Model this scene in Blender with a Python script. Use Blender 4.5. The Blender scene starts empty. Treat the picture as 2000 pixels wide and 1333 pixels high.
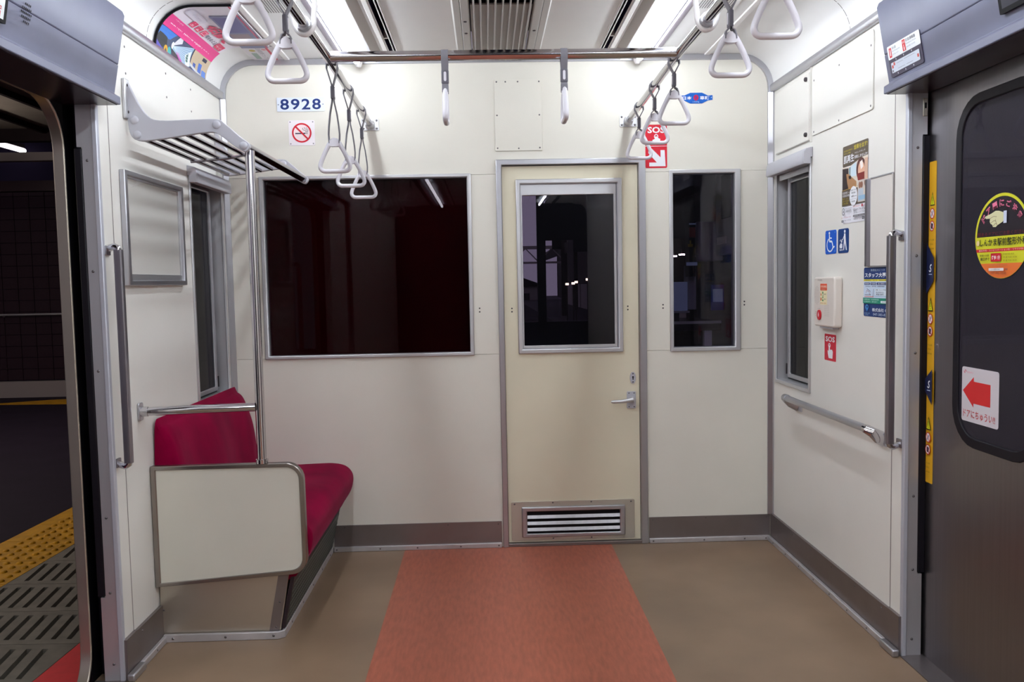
import bpy, bmesh, math, random
from mathutils import Vector, Matrix
random.seed(7)
S = bpy.context.scene
COL = S.collection

# ------------------------------------------------------------------ camera, world, exposure
CAM = (-0.0780, -4.1251, 1.2915); YAW, PITCH, ROLL = 0.02810, -0.06892, -0.01963
cd = bpy.data.cameras.new('camera'); cd.sensor_fit = 'HORIZONTAL'; cd.sensor_width = 36.0
cd.lens = 1681.146 / 2000 * 36.0; cd.clip_start = 0.02; cd.clip_end = 500
co = bpy.data.objects.new('camera', cd); COL.objects.link(co); S.camera = co
_cy, _sy, _cp, _sp, _cr, _sr = math.cos(YAW), math.sin(YAW), math.cos(PITCH), math.sin(PITCH), math.cos(ROLL), math.sin(ROLL)
_f = Vector((_sy*_cp, _cy*_cp, _sp)); _r = Vector((_cy, -_sy, 0)); _u = _r.cross(_f)
_r2 = _cr*_r + _sr*_u; _u2 = -_sr*_r + _cr*_u
mw = Matrix((( _r2.x, _u2.x, -_f.x, CAM[0]), (_r2.y, _u2.y, -_f.y, CAM[1]), (_r2.z, _u2.z, -_f.z, CAM[2]), (0, 0, 0, 1)))
co.matrix_world = mw

w = bpy.data.worlds.new('dusk_sky'); S.world = w; w.use_nodes = True
wb = w.node_tree.nodes['Background']; wb.inputs[0].default_value = (0.36, 0.32, 0.40, 1); wb.inputs[1].default_value = 0.60
S.view_settings.view_transform = 'Standard'; S.view_settings.look = 'None'
S.view_settings.gamma = 1.0; S.view_settings.use_curve_mapping = False
S.view_settings.exposure = 0.0
LAMP = 43.0                       # emission of the fluorescent diffusers
try:
    S.cycles.use_denoising = True
    S.cycles.max_bounces = 10; S.cycles.diffuse_bounces = 6; S.cycles.transparent_max_bounces = 12
except Exception: pass

# ------------------------------------------------------------------ materials
def lin(c): c /= 255.0; return c/12.92 if c <= 0.04045 else ((c+0.055)/1.055)**2.4
def rgb(c): return (lin(c[0]), lin(c[1]), lin(c[2]), 1.0)
MATS = {}
def M(name, c, rough=.5, metal=0, spec=.5, bump=None, mottle=None, emit=0, stretch=None, sheen=0, coat=0, rvar=0):
    m = bpy.data.materials.new(name); m.use_nodes = True; nt = m.node_tree; b = nt.nodes['Principled BSDF']
    b.inputs['Base Color'].default_value = rgb(c); b.inputs['Roughness'].default_value = rough
    b.inputs['Metallic'].default_value = metal; b.inputs['Specular IOR Level'].default_value = spec
    if sheen: b.inputs['Sheen Weight'].default_value = sheen; b.inputs['Sheen Roughness'].default_value = .4; b.inputs['Sheen Tint'].default_value = (1, .35, .6, 1)
    if coat: b.inputs['Coat Weight'].default_value = coat; b.inputs['Coat Roughness'].default_value = .12
    if emit: b.inputs['Emission Color'].default_value = rgb(c); b.inputs['Emission Strength'].default_value = emit
    tc = None
    def coords(st):
        nonlocal tc
        if tc is None: tc = nt.nodes.new('ShaderNodeTexCoord')
        mp = nt.nodes.new('ShaderNodeMapping'); mp.inputs['Scale'].default_value = st or (1, 1, 1)
        nt.links.new(tc.outputs['Object'], mp.inputs[0]); return mp.outputs[0]
    if mottle:
        n = nt.nodes.new('ShaderNodeTexNoise'); n.inputs['Scale'].default_value = mottle[0]; n.inputs['Detail'].default_value = 5
        nt.links.new(coords(stretch), n.inputs['Vector'])
        mx = nt.nodes.new('ShaderNodeMix'); mx.data_type = 'RGBA'
        a = rgb(c); k = mottle[1]
        mx.inputs[6].default_value = (a[0]*(1-k), a[1]*(1-k), a[2]*(1-k), 1); mx.inputs[7].default_value = (min(1, a[0]*(1+k)), min(1, a[1]*(1+k)), min(1, a[2]*(1+k)), 1)
        rp = nt.nodes.new('ShaderNodeMapRange'); rp.inputs[1].default_value = .3; rp.inputs[2].default_value = .7
        nt.links.new(n.outputs[0], rp.inputs[0]); nt.links.new(rp.outputs[0], mx.inputs[0]); nt.links.new(mx.outputs[2], b.inputs['Base Color'])
    if bump:
        n = nt.nodes.new('ShaderNodeTexNoise'); n.inputs['Scale'].default_value = bump[0]; n.inputs['Detail'].default_value = 3
        nt.links.new(coords(stretch), n.inputs['Vector'])
        bp = nt.nodes.new('ShaderNodeBump'); bp.inputs['Strength'].default_value = bump[1]; bp.inputs['Distance'].default_value = .002
        nt.links.new(n.outputs[0], bp.inputs['Height']); nt.links.new(bp.outputs[0], b.inputs['Normal'])
    if rvar:
        n = nt.nodes.new('ShaderNodeTexNoise'); n.inputs['Scale'].default_value = 6; n.inputs['Detail'].default_value = 6
        nt.links.new(coords(stretch), n.inputs['Vector'])
        mr = nt.nodes.new('ShaderNodeMapRange'); mr.inputs[3].default_value = rough-rvar; mr.inputs[4].default_value = rough+rvar
        nt.links.new(n.outputs[0], mr.inputs[0]); nt.links.new(mr.outputs[0], b.inputs['Roughness'])
    MATS[name] = m; return m
def glass(name, tint, refl=1.0, dust=0.0, rough=0.0, dcol=(.5, .5, .55)):
    m = bpy.data.materials.new(name); m.use_nodes = True; nt = m.node_tree; nt.nodes.clear()
    o = nt.nodes.new('ShaderNodeOutputMaterial'); t = nt.nodes.new('ShaderNodeBsdfTransparent'); g = nt.nodes.new('ShaderNodeBsdfGlossy')
    t.inputs[0].default_value = (*tint, 1); g.inputs['Roughness'].default_value = rough; g.inputs[0].default_value = (1, 1, 1, 1)
    lw = nt.nodes.new('ShaderNodeLayerWeight'); lw.inputs[0].default_value = .5
    pw = nt.nodes.new('ShaderNodeMath'); pw.operation = 'POWER'; pw.inputs[1].default_value = 4.0; nt.links.new(lw.outputs['Facing'], pw.inputs[0])
    mu = nt.nodes.new('ShaderNodeMath'); mu.operation = 'MULTIPLY_ADD'; mu.inputs[1].default_value = .9*refl; mu.inputs[2].default_value = .045*refl
    nt.links.new(pw.outputs[0], mu.inputs[0]); mx = nt.nodes.new('ShaderNodeMixShader'); nt.links.new(mu.outputs[0], mx.inputs[0])
    nt.links.new(t.outputs[0], mx.inputs[1]); nt.links.new(g.outputs[0], mx.inputs[2]); 
    if dust:
        df = nt.nodes.new('ShaderNodeBsdfDiffuse'); df.inputs[0].default_value = (*dcol, 1); m2 = nt.nodes.new('ShaderNodeMixShader'); m2.inputs[0].default_value = dust
        nt.links.new(mx.outputs[0], m2.inputs[1]); nt.links.new(df.outputs[0], m2.inputs[2]); mx = m2
    nt.links.new(mx.outputs[0], o.inputs[0])
    MATS[name] = m; return m

M('cream_end', (228, 225, 214), .42, spec=.35, bump=(260, .12), mottle=(3, .025))
M('cream_side', (227, 225, 219), .40, spec=.35, bump=(260, .12), mottle=(3, .025))
M('cream_seat', (216, 213, 200), .45, spec=.3, mottle=(4, .03))
M('door_cream', (227, 220, 196), .40, spec=.35, mottle=(3, .03))
M('ceiling_paint', (230, 230, 229), .5, spec=.3, mottle=(4, .02))
M('white_paint', (238, 236, 236), .4, spec=.4)
M('grey_paint', (108, 110, 130), .38, spec=.25, mottle=(9, .06))
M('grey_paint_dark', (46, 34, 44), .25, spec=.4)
M('alu', (188, 188, 194), .36, metal=.9, spec=.5, stretch=(1, 1, 14), rvar=.06)
M('alu_light', (205, 205, 208), .42, metal=.75, rvar=.06)
M('plate_steel', (206, 198, 184), .36, metal=.9, mottle=(1.6, .10))
M('stainless', (200, 196, 184), .45, metal=.7, stretch=(20, 1, 1), rvar=.07)
M('door_steel', (142, 138, 142), .32, metal=1, stretch=(30, 30, 1), rvar=.09, mottle=(3, .05))
M('stainless_v', (178, 176, 180), .34, metal=1, stretch=(30, 30, 1), rvar=.09, mottle=(3, .05))
M('skirt_metal', (146, 138, 138), .42, metal=.9, rvar=.1, mottle=(5, .08))
M('floor_strip_metal', (200, 196, 198), .5, metal=.6, mottle=(14, .08))
M('chrome', (205, 203, 206), .10, metal=1)
M('rack_tube', (150, 146, 152), .16, metal=1)
M('handle_grey', (150, 146, 152), .3, metal=.85)
M('bracket_grey', (186, 186, 194), .45, spec=.4)
M('ring_white', (226, 224, 232), .28, spec=.5)
M('belt_grey', (122, 120, 128), .6, bump=(400, .2))
M('buckle_grey', (98, 96, 106), .5)
M('rubber', (14, 10, 20), .55, spec=.3)
M('black', (8, 6, 12), .6, spec=.2)
M('dark_void', (18, 14, 24), .8, spec=.1)
M('slot_dark', (30, 24, 60), .7, spec=.1)
M('vent_grey', (186, 183, 180), .5, spec=.3)
M('vent_plate', (170, 168, 165), .5, spec=.3)
M('grey_lilac', (196, 190, 204), .5)
M('ridge_white', (245, 244, 242), .4)
M('taupe', (160, 152, 146), .5)
M('velvet', (128, 2, 48), .9, spec=.05, bump=(500, .35), mottle=(6, .22), sheen=.12, stretch=(1, 1, .6))
M('floor_tan', (136, 113, 92), .36, spec=.4, mottle=(2.6, .16), bump=(60, .03))
M('floor_red', (172, 96, 74), .4, spec=.4, mottle=(26, .15), stretch=(3, .6, 1))
M('screw', (120, 116, 118), .35, metal=.8)
M('screw_dark', (66, 60, 64), .45, metal=.4)
M('clear_white', (215, 210, 204), .12, spec=.5)
M('intercom', (224, 216, 208), .35, spec=.45)
M('lamp', (240, 247, 254), .5, emit=LAMP)
M('lamp_reflector', (112, 112, 116), .5)
M('edge_alu', (196, 198, 208), .5, metal=.35)
M('edge_steel', (160, 154, 148), .28, metal=1)
M('frame_metal', (186, 178, 164), .36, metal=.85, rvar=.05)
M('kick_dark', (58, 46, 52), .5, metal=.5)
M('kick_green', (112, 124, 116), .5, metal=.4)
M('tile_grey', (128, 124, 114), .7, spec=.2, mottle=(12, .15), bump=(120, .2))
M('tile_gap', (38, 32, 52), .9, spec=.05)
M('tactile', (204, 150, 20), .6, spec=.3, mottle=(10, .18))
M('edge_red', (225, 44, 52), .55, mottle=(16, .08))
M('asphalt', (38, 30, 44), .8, spec=.15, mottle=(3, .15))
M('station_dark', (40, 32, 34), .8, spec=.1, mottle=(2, .2))
M('station_tile', (46, 29, 38), .5, spec=.2, mottle=(30, .1))
M('station_beam', (150, 142, 140), .6)
M('canopy_pale', (150, 142, 130), .6, mottle=(3, .1))
M('tube_light', (255, 250, 255), .5, emit=3.5)
M('platform_tube', (255, 240, 232), .5, emit=34)
M('lamp_warm', (255, 226, 190), .5, emit=4.0)
M('cab_dark', (40, 40, 50), .7, spec=.2, mottle=(4, .15))
M('cab_grey', (168, 170, 178), .6)
M('cab_panel', (150, 170, 205), .5, emit=.10)
M('cab_blue', (52, 56, 170), .5)
M('cab_red', (170, 40, 40), .5)
M('cab_yellow', (210, 190, 40), .5)
M('blind_dark', (66, 12, 16), .7, spec=.1)
glass('pane_dark', (.72, .68, .78), .45, .004)
glass('pane_blind', (.6, .45, .5), .20)
glass('pane_side', (.20, .19, .23), .30, .012)
glass('pane_door', (.16, .15, .18), .14, .07, dcol=(.42, .38, .50))
glass('pane_clear', (.98, .98, .98), .6)
MT = MATS

# ------------------------------------------------------------------ mesh builder
WL = {}
class MB:
    def __init__(s): s.v, s.f, s.m = [], [], []
    def poly(s, pts, m=0):
        i = len(s.v); s.v += [tuple(p) for p in pts]; s.f.append(tuple(range(i, i+len(pts)))); s.m.append(m)
    def box(s, x0, x1, y0, y1, z0, z1, m=0):
        i = len(s.v)
        s.v += [(x0, y0, z0), (x1, y0, z0), (x1, y1, z0), (x0, y1, z0), (x0, y0, z1), (x1, y0, z1), (x1, y1, z1), (x0, y1, z1)]
        for f in ((3, 2, 1, 0), (4, 5, 6, 7), (0, 1, 5, 4), (1, 2, 6, 5), (2, 3, 7, 6), (3, 0, 4, 7)): s.f.append(tuple(i+k for k in f)); s.m.append(m)
        return s
    def prism(s, pts, ax, a0, a1, m=0):
        def P(p, a): return (a, p[0], p[1]) if ax == 'x' else (p[0], a, p[1]) if ax == 'y' else (p[0], p[1], a)
        n = len(pts); i = len(s.v)
        s.v += [P(p, a0) for p in pts] + [P(p, a1) for p in pts]
        s.f.append(tuple(range(i, i+n))); s.f.append(tuple(range(i+2*n-1, i+n-1, -1))); s.m += [m, m]
        for k in range(n): s.f.append((i+k, i+(k+1) % n, i+n+(k+1) % n, i+n+k)); s.m.append(m)
        return s
    def strip(s, pts, ax, a0, a1, m=0):          # open profile swept, one sided sheet
        def P(p, a): return (a, p[0], p[1]) if ax == 'x' else (p[0], a, p[1]) if ax == 'y' else (p[0], p[1], a)
        n = len(pts); i = len(s.v); s.v += [P(p, a0) for p in pts] + [P(p, a1) for p in pts]
        for k in range(n-1): s.f.append((i+k, i+k+1, i+n+k+1, i+n+k)); s.m.append(m[k] if isinstance(m, (list, tuple)) else m)
        return s
    def ring(s, outer, inner, ax, a0, a1, m=0):    # frame between two loops with equally many points
        def P(p, a): return (a, p[0], p[1]) if ax == 'x' else (p[0], a, p[1]) if ax == 'y' else (p[0], p[1], a)
        n = len(outer); i = len(s.v)
        s.v += [P(p, a0) for p in outer]+[P(p, a0) for p in inner]+[P(p, a1) for p in outer]+[P(p, a1) for p in inner]
        for k in range(n):
            j = (k+1) % n
            for q in ((k, j, n+j, n+k), (2*n+k, 2*n+j, 3*n+j, 3*n+k), (k, j, 2*n+j, 2*n+k), (n+k, n+j, 3*n+j, 3*n+k)): s.f.append(tuple(i+t for t in q)); s.m.append(m)
        return s
    def frame(s, u0, u1, v0, v1, t, ax, a0, a1, m=0):
        t = t if isinstance(t, (tuple, list)) else (t, t, t, t)   # left,right,bottom,top
        o = [(u0, v0), (u1, v0), (u1, v1), (u0, v1)]; q = [(u0+t[0], v0+t[2]), (u1-t[1], v0+t[2]), (u1-t[1], v1-t[3]), (u0+t[0], v1-t[3])]
        return s.ring(o, q, ax, a0, a1, m)
    def tube(s, path, r, n=12, closed=False, m=0, up=None, rb=None, caps=True):
        P = [Vector(p) for p in path]; N = len(P); i = len(s.v)
        R = r if isinstance(r, (list, tuple)) else [r]*N
        B = rb if isinstance(rb, (list, tuple)) else [rb if rb else None]*N
        prev = None
        for k in range(N):
            a = P[k-1] if (k > 0 or closed) else P[k]; b = P[(k+1) % N] if (k < N-1 or closed) else P[k]
            t = (b-a).normalized()
            if up is not None: u = Vector(up)
            elif prev is None: u = Vector((0, 0, 1)) if abs(t.z) < .9 else Vector((0, 1, 0))
            else: u = prev
            u = (u - t*u.dot(t)).normalized(); prev = u; q = t.cross(u)
            for j in range(n):
                an = 2*math.pi*j/n; p = P[k] + u*(math.cos(an)*(B[k] or R[k])) + q*(math.sin(an)*R[k]); s.v.append(tuple(p))
        for k in range(N if closed else N-1):
            k2 = (k+1) % N
            for j in range(n): s.f.append((i+k*n+j, i+k*n+(j+1) % n, i+k2*n+(j+1) % n, i+k2*n+j)); s.m.append(m)
        if not closed and caps:
            s.f.append(tuple(i+j for j in range(n))[::-1]); s.f.append(tuple(i+(N-1)*n+j for j in range(n))); s.m += [m, m]
        return s
    def dome(s, c, nrm, r, h, n=8, m=0):
        c = Vector(c); w_ = Vector(nrm).normalized(); u = w_.orthogonal().normalized(); v = w_.cross(u); i = len(s.v)
        for (rr, hh) in ((1, 0), (.85, .6), (.5, .92)):
            for j in range(n):
                a = 2*math.pi*j/n; s.v.append(tuple(c + u*(math.cos(a)*r*rr) + v*(math.sin(a)*r*rr) + w_*(h*hh)))
        s.v.append(tuple(c+w_*h))
        for k in range(2):
            for j in range(n): s.f.append((i+k*n+j, i+k*n+(j+1) % n, i+(k+1)*n+(j+1) % n, i+(k+1)*n+j)); s.m.append(m)
        for j in range(n): s.f.append((i+2*n+j, i+2*n+(j+1) % n, i+3*n)); s.m.append(m)
        return s
    def ribbon(s, path, wdt, th, m=0):            # path in local x,z; width along y
        n = len(path); i = len(s.v)
        for k in range(n):
            a = path[max(0, k-1)]; b = path[min(n-1, k+1)]; dx, dz = b[0]-a[0], b[1]-a[1]; L = math.hypot(dx, dz) or 1
            nx, nz = -dz/L*th/2, dx/L*th/2
            for sx, sw in ((1, -1), (1, 1), (-1, 1), (-1, -1)): s.v.append((path[k][0]+nx*sx, sw*wdt/2, path[k][1]+nz*sx))
        for k in range(n-1):
            for j in range(4): s.f.append((i+k*4+j, i+k*4+(j+1) % 4, i+k*4+4+(j+1) % 4, i+k*4+4+j)); s.m.append(m)
        s.f.append((i, i+1, i+2, i+3)); s.f.append((i+4*n-4, i+4*n-3, i+4*n-2, i+4*n-1)); s.m += [m, m]
        return s
    def build(s, name, mats, parent=None, bevel=0, seg=2, angle=40, recalc=True, loc=None, smooth=True):
        mats = mats if isinstance(mats, (list, tuple)) else [mats]
        if parent is not None: off = WL.get(parent.name, Vector((0, 0, 0)))
        elif loc is not None: off = Vector(loc)
        else:
            xs = [p[0] for p in s.v]; ys = [p[1] for p in s.v]; zs = [p[2] for p in s.v]
            off = Vector(((min(xs)+max(xs))/2, (min(ys)+max(ys))/2, min(zs)))
        me = bpy.data.meshes.new(name)
        me.from_pydata([(p[0]-off.x, p[1]-off.y, p[2]-off.z) for p in s.v], [], s.f)
        for m in mats: me.materials.append(MT[m] if isinstance(m, str) else m)
        me.polygons.foreach_set('material_index', s.m)
        if recalc:
            b = bmesh.new(); b.from_mesh(me); bmesh.ops.recalc_face_normals(b, faces=b.faces[:]); b.to_mesh(me); b.free()
        me.update()
        if smooth:
            me.polygons.foreach_set('use_smooth', [True]*len(me.polygons)); me.set_sharp_from_angle(angle=math.radians(angle))
        o = bpy.data.objects.new(name, me); COL.objects.link(o)
        if parent is not None: o.parent = parent; WL[o.name] = off.copy()
        else: o.location = off; WL[o.name] = off.copy()
        if bevel:
            bm = o.modifiers.new('bevel', 'BEVEL'); bm.width = bevel; bm.segments = seg; bm.limit_method = 'ANGLE'; bm.angle_limit = math.radians(50); bm.harden_normals = False
        return o
def thing(name, label, cat, loc=(0, 0, 0), group=None, rot=0):
    o = bpy.data.objects.new(name, None); COL.objects.link(o); o.location = loc; o.rotation_euler = (0, 0, rot); o.empty_display_size = .05
    o['label'] = label; o['category'] = cat
    if group: o['group'] = group
    WL[o.name] = Vector(loc); return o
def tag(o, label, cat, group=None):
    o['label'] = label; o['category'] = cat
    if group: o['group'] = group
    return o
def struct(o, label=None):
    o['kind'] = 'structure'
    if label: o['label'] = label
    return o
def sroot(name, label, loc=(0, 0, 0)):
    o = bpy.data.objects.new(name, None); COL.objects.link(o); o.location = loc; o.empty_display_size = .05; WL[o.name] = Vector(loc); return struct(o, label)
def stuff(o): o['kind'] = 'stuff'; return o
def arc(cx, cy, r, a0, a1, n, ry=None):
    ry = ry or r
    return [(cx+r*math.cos(math.radians(a0+(a1-a0)*k/n)), cy+ry*math.sin(math.radians(a0+(a1-a0)*k/n))) for k in range(n+1)]
def rrect(u0, u1, v0, v1, r, n=4):
    return arc(u1-r, v0+r, r, -90, 0, n)+arc(u1-r, v1-r, r, 0, 90, n)+arc(u0+r, v1-r, r, 90, 180, n)+arc(u0+r, v0+r, r, 180, 270, n)
def catmull(pts, per=6, closed=True):
    out = []; N = len(pts)
    for k in range(N if closed else N-1):
        p0, p1, p2, p3 = (pts[(k+d) % N] if closed else pts[min(max(k+d, 0), N-1)] for d in (-1, 0, 1, 2))
        for j in range(per):
            t = j/per
            out.append(tuple(.5*(2*p1[i]+(p2[i]-p0[i])*t+(2*p0[i]-5*p1[i]+4*p2[i]-p3[i])*t*t+(3*p1[i]-p0[i]-3*p2[i]+p3[i])*t**3) for i in range(len(p1))))
    if not closed: out.append(tuple(pts[-1]))
    return out
def screws(pts, nrm, parent, r=.0045, h=.002, mat='screw'):
    b = MB()
    for p in pts: b.dome(p, nrm, r, h, 7)
    o = b.build('screws', mat, parent); o['kind'] = 'stuff'; return o

# ------------------------------------------------------------------ flat print on signs
INK = {}
def ink(c):
    if c not in INK: INK[c] = M('ink_%02x%02x%02x' % c, c, .42, spec=.35)
    return INK[c]
class Print:
    """flat print: polygons and lettering laid on a board, u to the right and v up as one reads it"""
    def __init__(s): s.items = []; s.layer = 0
    def poly(s, pts, c): s.layer += 1; s.items.append(([tuple(p) for p in pts], [tuple(range(len(pts)))], c, s.layer)); return s
    def rect(s, u0, v0, u1, v1, c, r=0): return s.poly(rrect(u0, u1, v0, v1, r) if r else [(u0, v0), (u1, v0), (u1, v1), (u0, v1)], c)
    def ell(s, cu, cv, ru, rv, c, n=28): return s.poly(arc(cu, cv, ru, 0, 360*(n-1)/n, n-1, rv), c)
    def ringe(s, cu, cv, ru, rv, t, c, n=32):
        s.layer += 1; o = arc(cu, cv, ru, 0, 360*(n-1)/n, n-1, rv); i = arc(cu, cv, ru-t, 0, 360*(n-1)/n, n-1, rv-t)
        s.items.append((o+i, [(k, (k+1) % n, n+(k+1) % n, n+k) for k in range(n)], c, s.layer)); return s
    def line(s, pts, wd, c):
        s.layer += 1
        for a, b in zip(pts[:-1], pts[1:]):
            dx, dy = b[0]-a[0], b[1]-a[1]; L = math.hypot(dx, dy) or 1; nx, ny = -dy/L*wd/2, dx/L*wd/2
            s.items.append(([(a[0]+nx, a[1]+ny), (a[0]-nx, a[1]-ny), (b[0]-nx, b[1]-ny), (b[0]+nx, b[1]+ny)], [(0, 1, 2, 3)], c, s.layer))
        return s
    def text(s, body, u, v, h, c, al='l', width=None, rot=0, off=0, res=2):
        """h = height of a capital; width fits the line to that length"""
        s.layer += 1
        cu = bpy.data.curves.new('lettering', 'FONT'); cu.body = body; cu.size = 1; cu.resolution_u = res; cu.offset = off
        o = bpy.data.objects.new('lettering', cu); COL.objects.link(o); bpy.context.view_layer.update()
        me = bpy.data.meshes.new_from_object(o.evaluated_get(bpy.context.evaluated_depsgraph_get()))
        bpy.data.objects.remove(o); bpy.data.curves.remove(cu)
        if not me.vertices: bpy.data.meshes.remove(me); return s
        vs = [(p.co.x, p.co.y) for p in me.vertices]; fs = [tuple(p.vertices) for p in me.polygons]; bpy.data.meshes.remove(me)
        x0 = min(p[0] for p in vs); x1 = max(p[0] for p in vs); y0 = min(p[1] for p in vs); y1 = max(p[1] for p in vs)
        k = h/max(.2, (y1-y0)); kx = (width/(x1-x0)) if width else k
        L = (x1-x0)*kx; du = {'l': 0, 'c': -L/2, 'r': -L}[al]; ca, sa = math.cos(math.radians(rot)), math.sin(math.radians(rot))
        q = []
        for x, y in vs:
            a = (x-x0)*kx+du; b = (y-y0)*k; q.append((u+a*ca-b*sa, v+a*sa+b*ca))
        s.items.append((q, fs, c, s.layer)); return s
    def build(s, parent, mapping, name='print', eps=.00012, cuts=None):
        cs = []; b = MB()
        for (pts, fs, c, L) in s.items:
            if c not in cs: cs.append(c)
            i = len(b.v); b.v += [(p[0], p[1], L*eps) for p in pts]
            for f in fs: b.f.append(tuple(i+k for k in f)); b.m.append(cs.index(c))
        if cuts:
            me = bpy.data.meshes.new('tmp'); me.from_pydata(b.v, [], b.f); me.polygons.foreach_set('material_index', b.m)
            bm = bmesh.new(); bm.from_mesh(me)
            for v in cuts: bmesh.ops.bisect_plane(bm, geom=bm.verts[:]+bm.edges[:]+bm.faces[:], plane_co=(0, v, 0), plane_no=(0, 1, 0))
            bm.verts.index_update(); b.v = [tuple(p.co) for p in bm.verts]; b.f = [tuple(q.index for q in f.verts) for f in bm.faces]; b.m = [f.material_index for f in bm.faces]; bm.free(); bpy.data.meshes.remove(me)
        b.v = [tuple(mapping(*p)) for p in b.v]
        return b.build(name, [ink(c) for c in cs], parent, recalc=False, smooth=False)
def plane_map(o, U, V):
    o, U, V = Vector(o), Vector(U).normalized(), Vector(V).normalized(); N = U.cross(V)
    return lambda u, v, n: o+U*u+V*v+N*n
def board(name, label, cat, o, U, V, w_, h_, mat, th=.0015, r=.003, group=None, gap=0.0004):
    """a thin sign: Empty with a board and a print laid on it; returns (thing, mapping of the print)"""
    t = thing(name, label, cat, tuple(Vector(o)), group)
    mp = plane_map(o, U, V); b = MB(); pts = rrect(0, w_, 0, h_, r, 3) if r else [(0, 0), (w_, 0), (w_, h_), (0, h_)]
    lo = [mp(p[0], p[1], gap) for p in pts]; hi = [mp(p[0], p[1], th) for p in pts]; n = len(pts)
    b.poly(lo[::-1]); b.poly(hi)
    for k in range(n): b.poly([lo[k], lo[(k+1) % n], hi[(k+1) % n], hi[k]])
    b.build('board', mat if isinstance(mat, str) else ink(mat), t)
    return t, plane_map(Vector(o)+Vector(U).normalized().cross(Vector(V).normalized())*th, U, V)
PX, PY, PZ = Vector((1, 0, 0)), Vector((0, 1, 0)), Vector((0, 0, 1))

# ================================================================== SETTING: car body
HW = 1.30; YD0, YD1 = -1.33, -2.67; YR = -7.6; CZ = 2.345
# floor
f = MB().box(-1.40, -.5015, YR, 0.05, -.03, 0).box(.5045, 1.40, YR, .05, -.03, 0).build('floor', 'floor_tan'); struct(f, 'tan linoleum floor of the train car')
MB().box(-.5015, .5045, YR, .0, -.03, .0006).build('aisle_strip', 'floor_red', f)['label'] = 'red aisle strip set into the tan floor'
# ceiling profile (right half), mirrored
CP = [(.19, CZ), (.455, CZ), (.459, CZ-.006), (.476, CZ-.006), (.476, CZ+.07), (.496, CZ+.07), (.496, CZ), (.512, CZ-.002), (.532, CZ-.004), (.545, CZ-.002), (.572, CZ+.012), (.572, CZ+.04), (.708, CZ+.04), (.708, CZ-.004), (.742, CZ-.004), (.80, CZ), (1.145, CZ)] \
     + [(1.145+.155*math.sin(math.radians(a)), 2.19+.155*math.cos(math.radians(a))) for a in (12, 24, 36, 48, 60, 72, 84, 90)] + [(1.33, 2.19)]
cm = [0]*(len(CP)-1); cm[3] = cm[4] = cm[5] = 1
b = MB()
for sgn in (1, -1):
    b.strip([(sgn*x, z) for x, z in CP], 'y', YR, .0, cm)
b.strip([(-.19, CZ), (-.19, CZ+.12), (.19, CZ+.12), (.19, CZ)], 'y', YR, 0, 1)
b.box(-1.36, 1.36, YR, .04, 2.50, 2.53)
c = b.build('ceiling', ['ceiling_paint', 'slot_dark'], recalc=False); struct(c, 'cream curved train ceiling with two lighting troughs')
for sgn in (1, -1):
    nm = 'right' if sgn > 0 else 'left'
    b = MB().box(sgn*.512-.009, sgn*.512+.011, YR, -.002, CZ-.007, CZ+.02)
    b.build('air_slot_ridge', 'ridge_white', c, bevel=.002)
    MB().box(sgn*.467-.006, sgn*.467+.006, YR, -.002, CZ-.006, CZ+.02).build('air_slot_ridge', 'ridge_white', c, bevel=.002)
    b = MB()
    for k in range(8): b.box(sgn*.486-.0098, sgn*.486+.0098, -.34-k*.9, -.352-k*.9, CZ-.004, CZ+.03)
    b.build('air_slot_bridge', 'taupe', c)
    MB().prism([(sgn*.534, CZ-.004), (sgn*.569, CZ-.020), (sgn*.572, CZ-.020), (sgn*.572, CZ+.03), (sgn*.534, CZ+.03)], 'y', YR, -.002).build('trough_edge', 'taupe', c)
    MB().prism([(sgn*.742, CZ-.004), (sgn*.712, CZ-.018), (sgn*.708, CZ-.018), (sgn*.708, CZ+.03), (sgn*.742, CZ+.03)], 'y', YR, -.002).build('trough_edge', 'grey_lilac', c)
    MB().box(sgn*.983-.012, sgn*.983+.012, YR, -.002, CZ-.006, CZ+.004).build('advert_rail', 'white_paint', c, bevel=.002)
    # seam line of the cove cover
    pr = [(sgn*(1.145+.1555*math.sin(math.radians(a))), 2.19+.1555*math.cos(math.radians(a))) for a in range(0, 91, 6)]
    pr = [(sgn*1.0, CZ+.0005)]+pr
    s_ = MB(); q = [(p[0], p[1]-.0015) if i < 2 else (p[0]-sgn*.001, p[1]-.0008) for i, p in enumerate(pr)]
    s_.strip(q, 'y', -.882, -.8785).build('cover_seam', 'screw_dark', c, recalc=False)

# end wall: panels with their joints, openings for two windows and the cab door
WE = sroot('wall_end', 'cream panelled end bulkhead facing the camera', (0, 0, 0))
top = [(-HW, 1.801), (HW, 1.801), (HW, 2.19)] + [(1.145+.155*math.cos(math.radians(a)), 2.19+.155*math.sin(math.radians(a))) for a in (15, 30, 45, 60, 75, 90)] + \
      [(-1.145+.155*math.cos(math.radians(a)), 2.19+.155*math.sin(math.radians(a))) for a in (90, 105, 120, 135, 150, 165, 180)]
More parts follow.
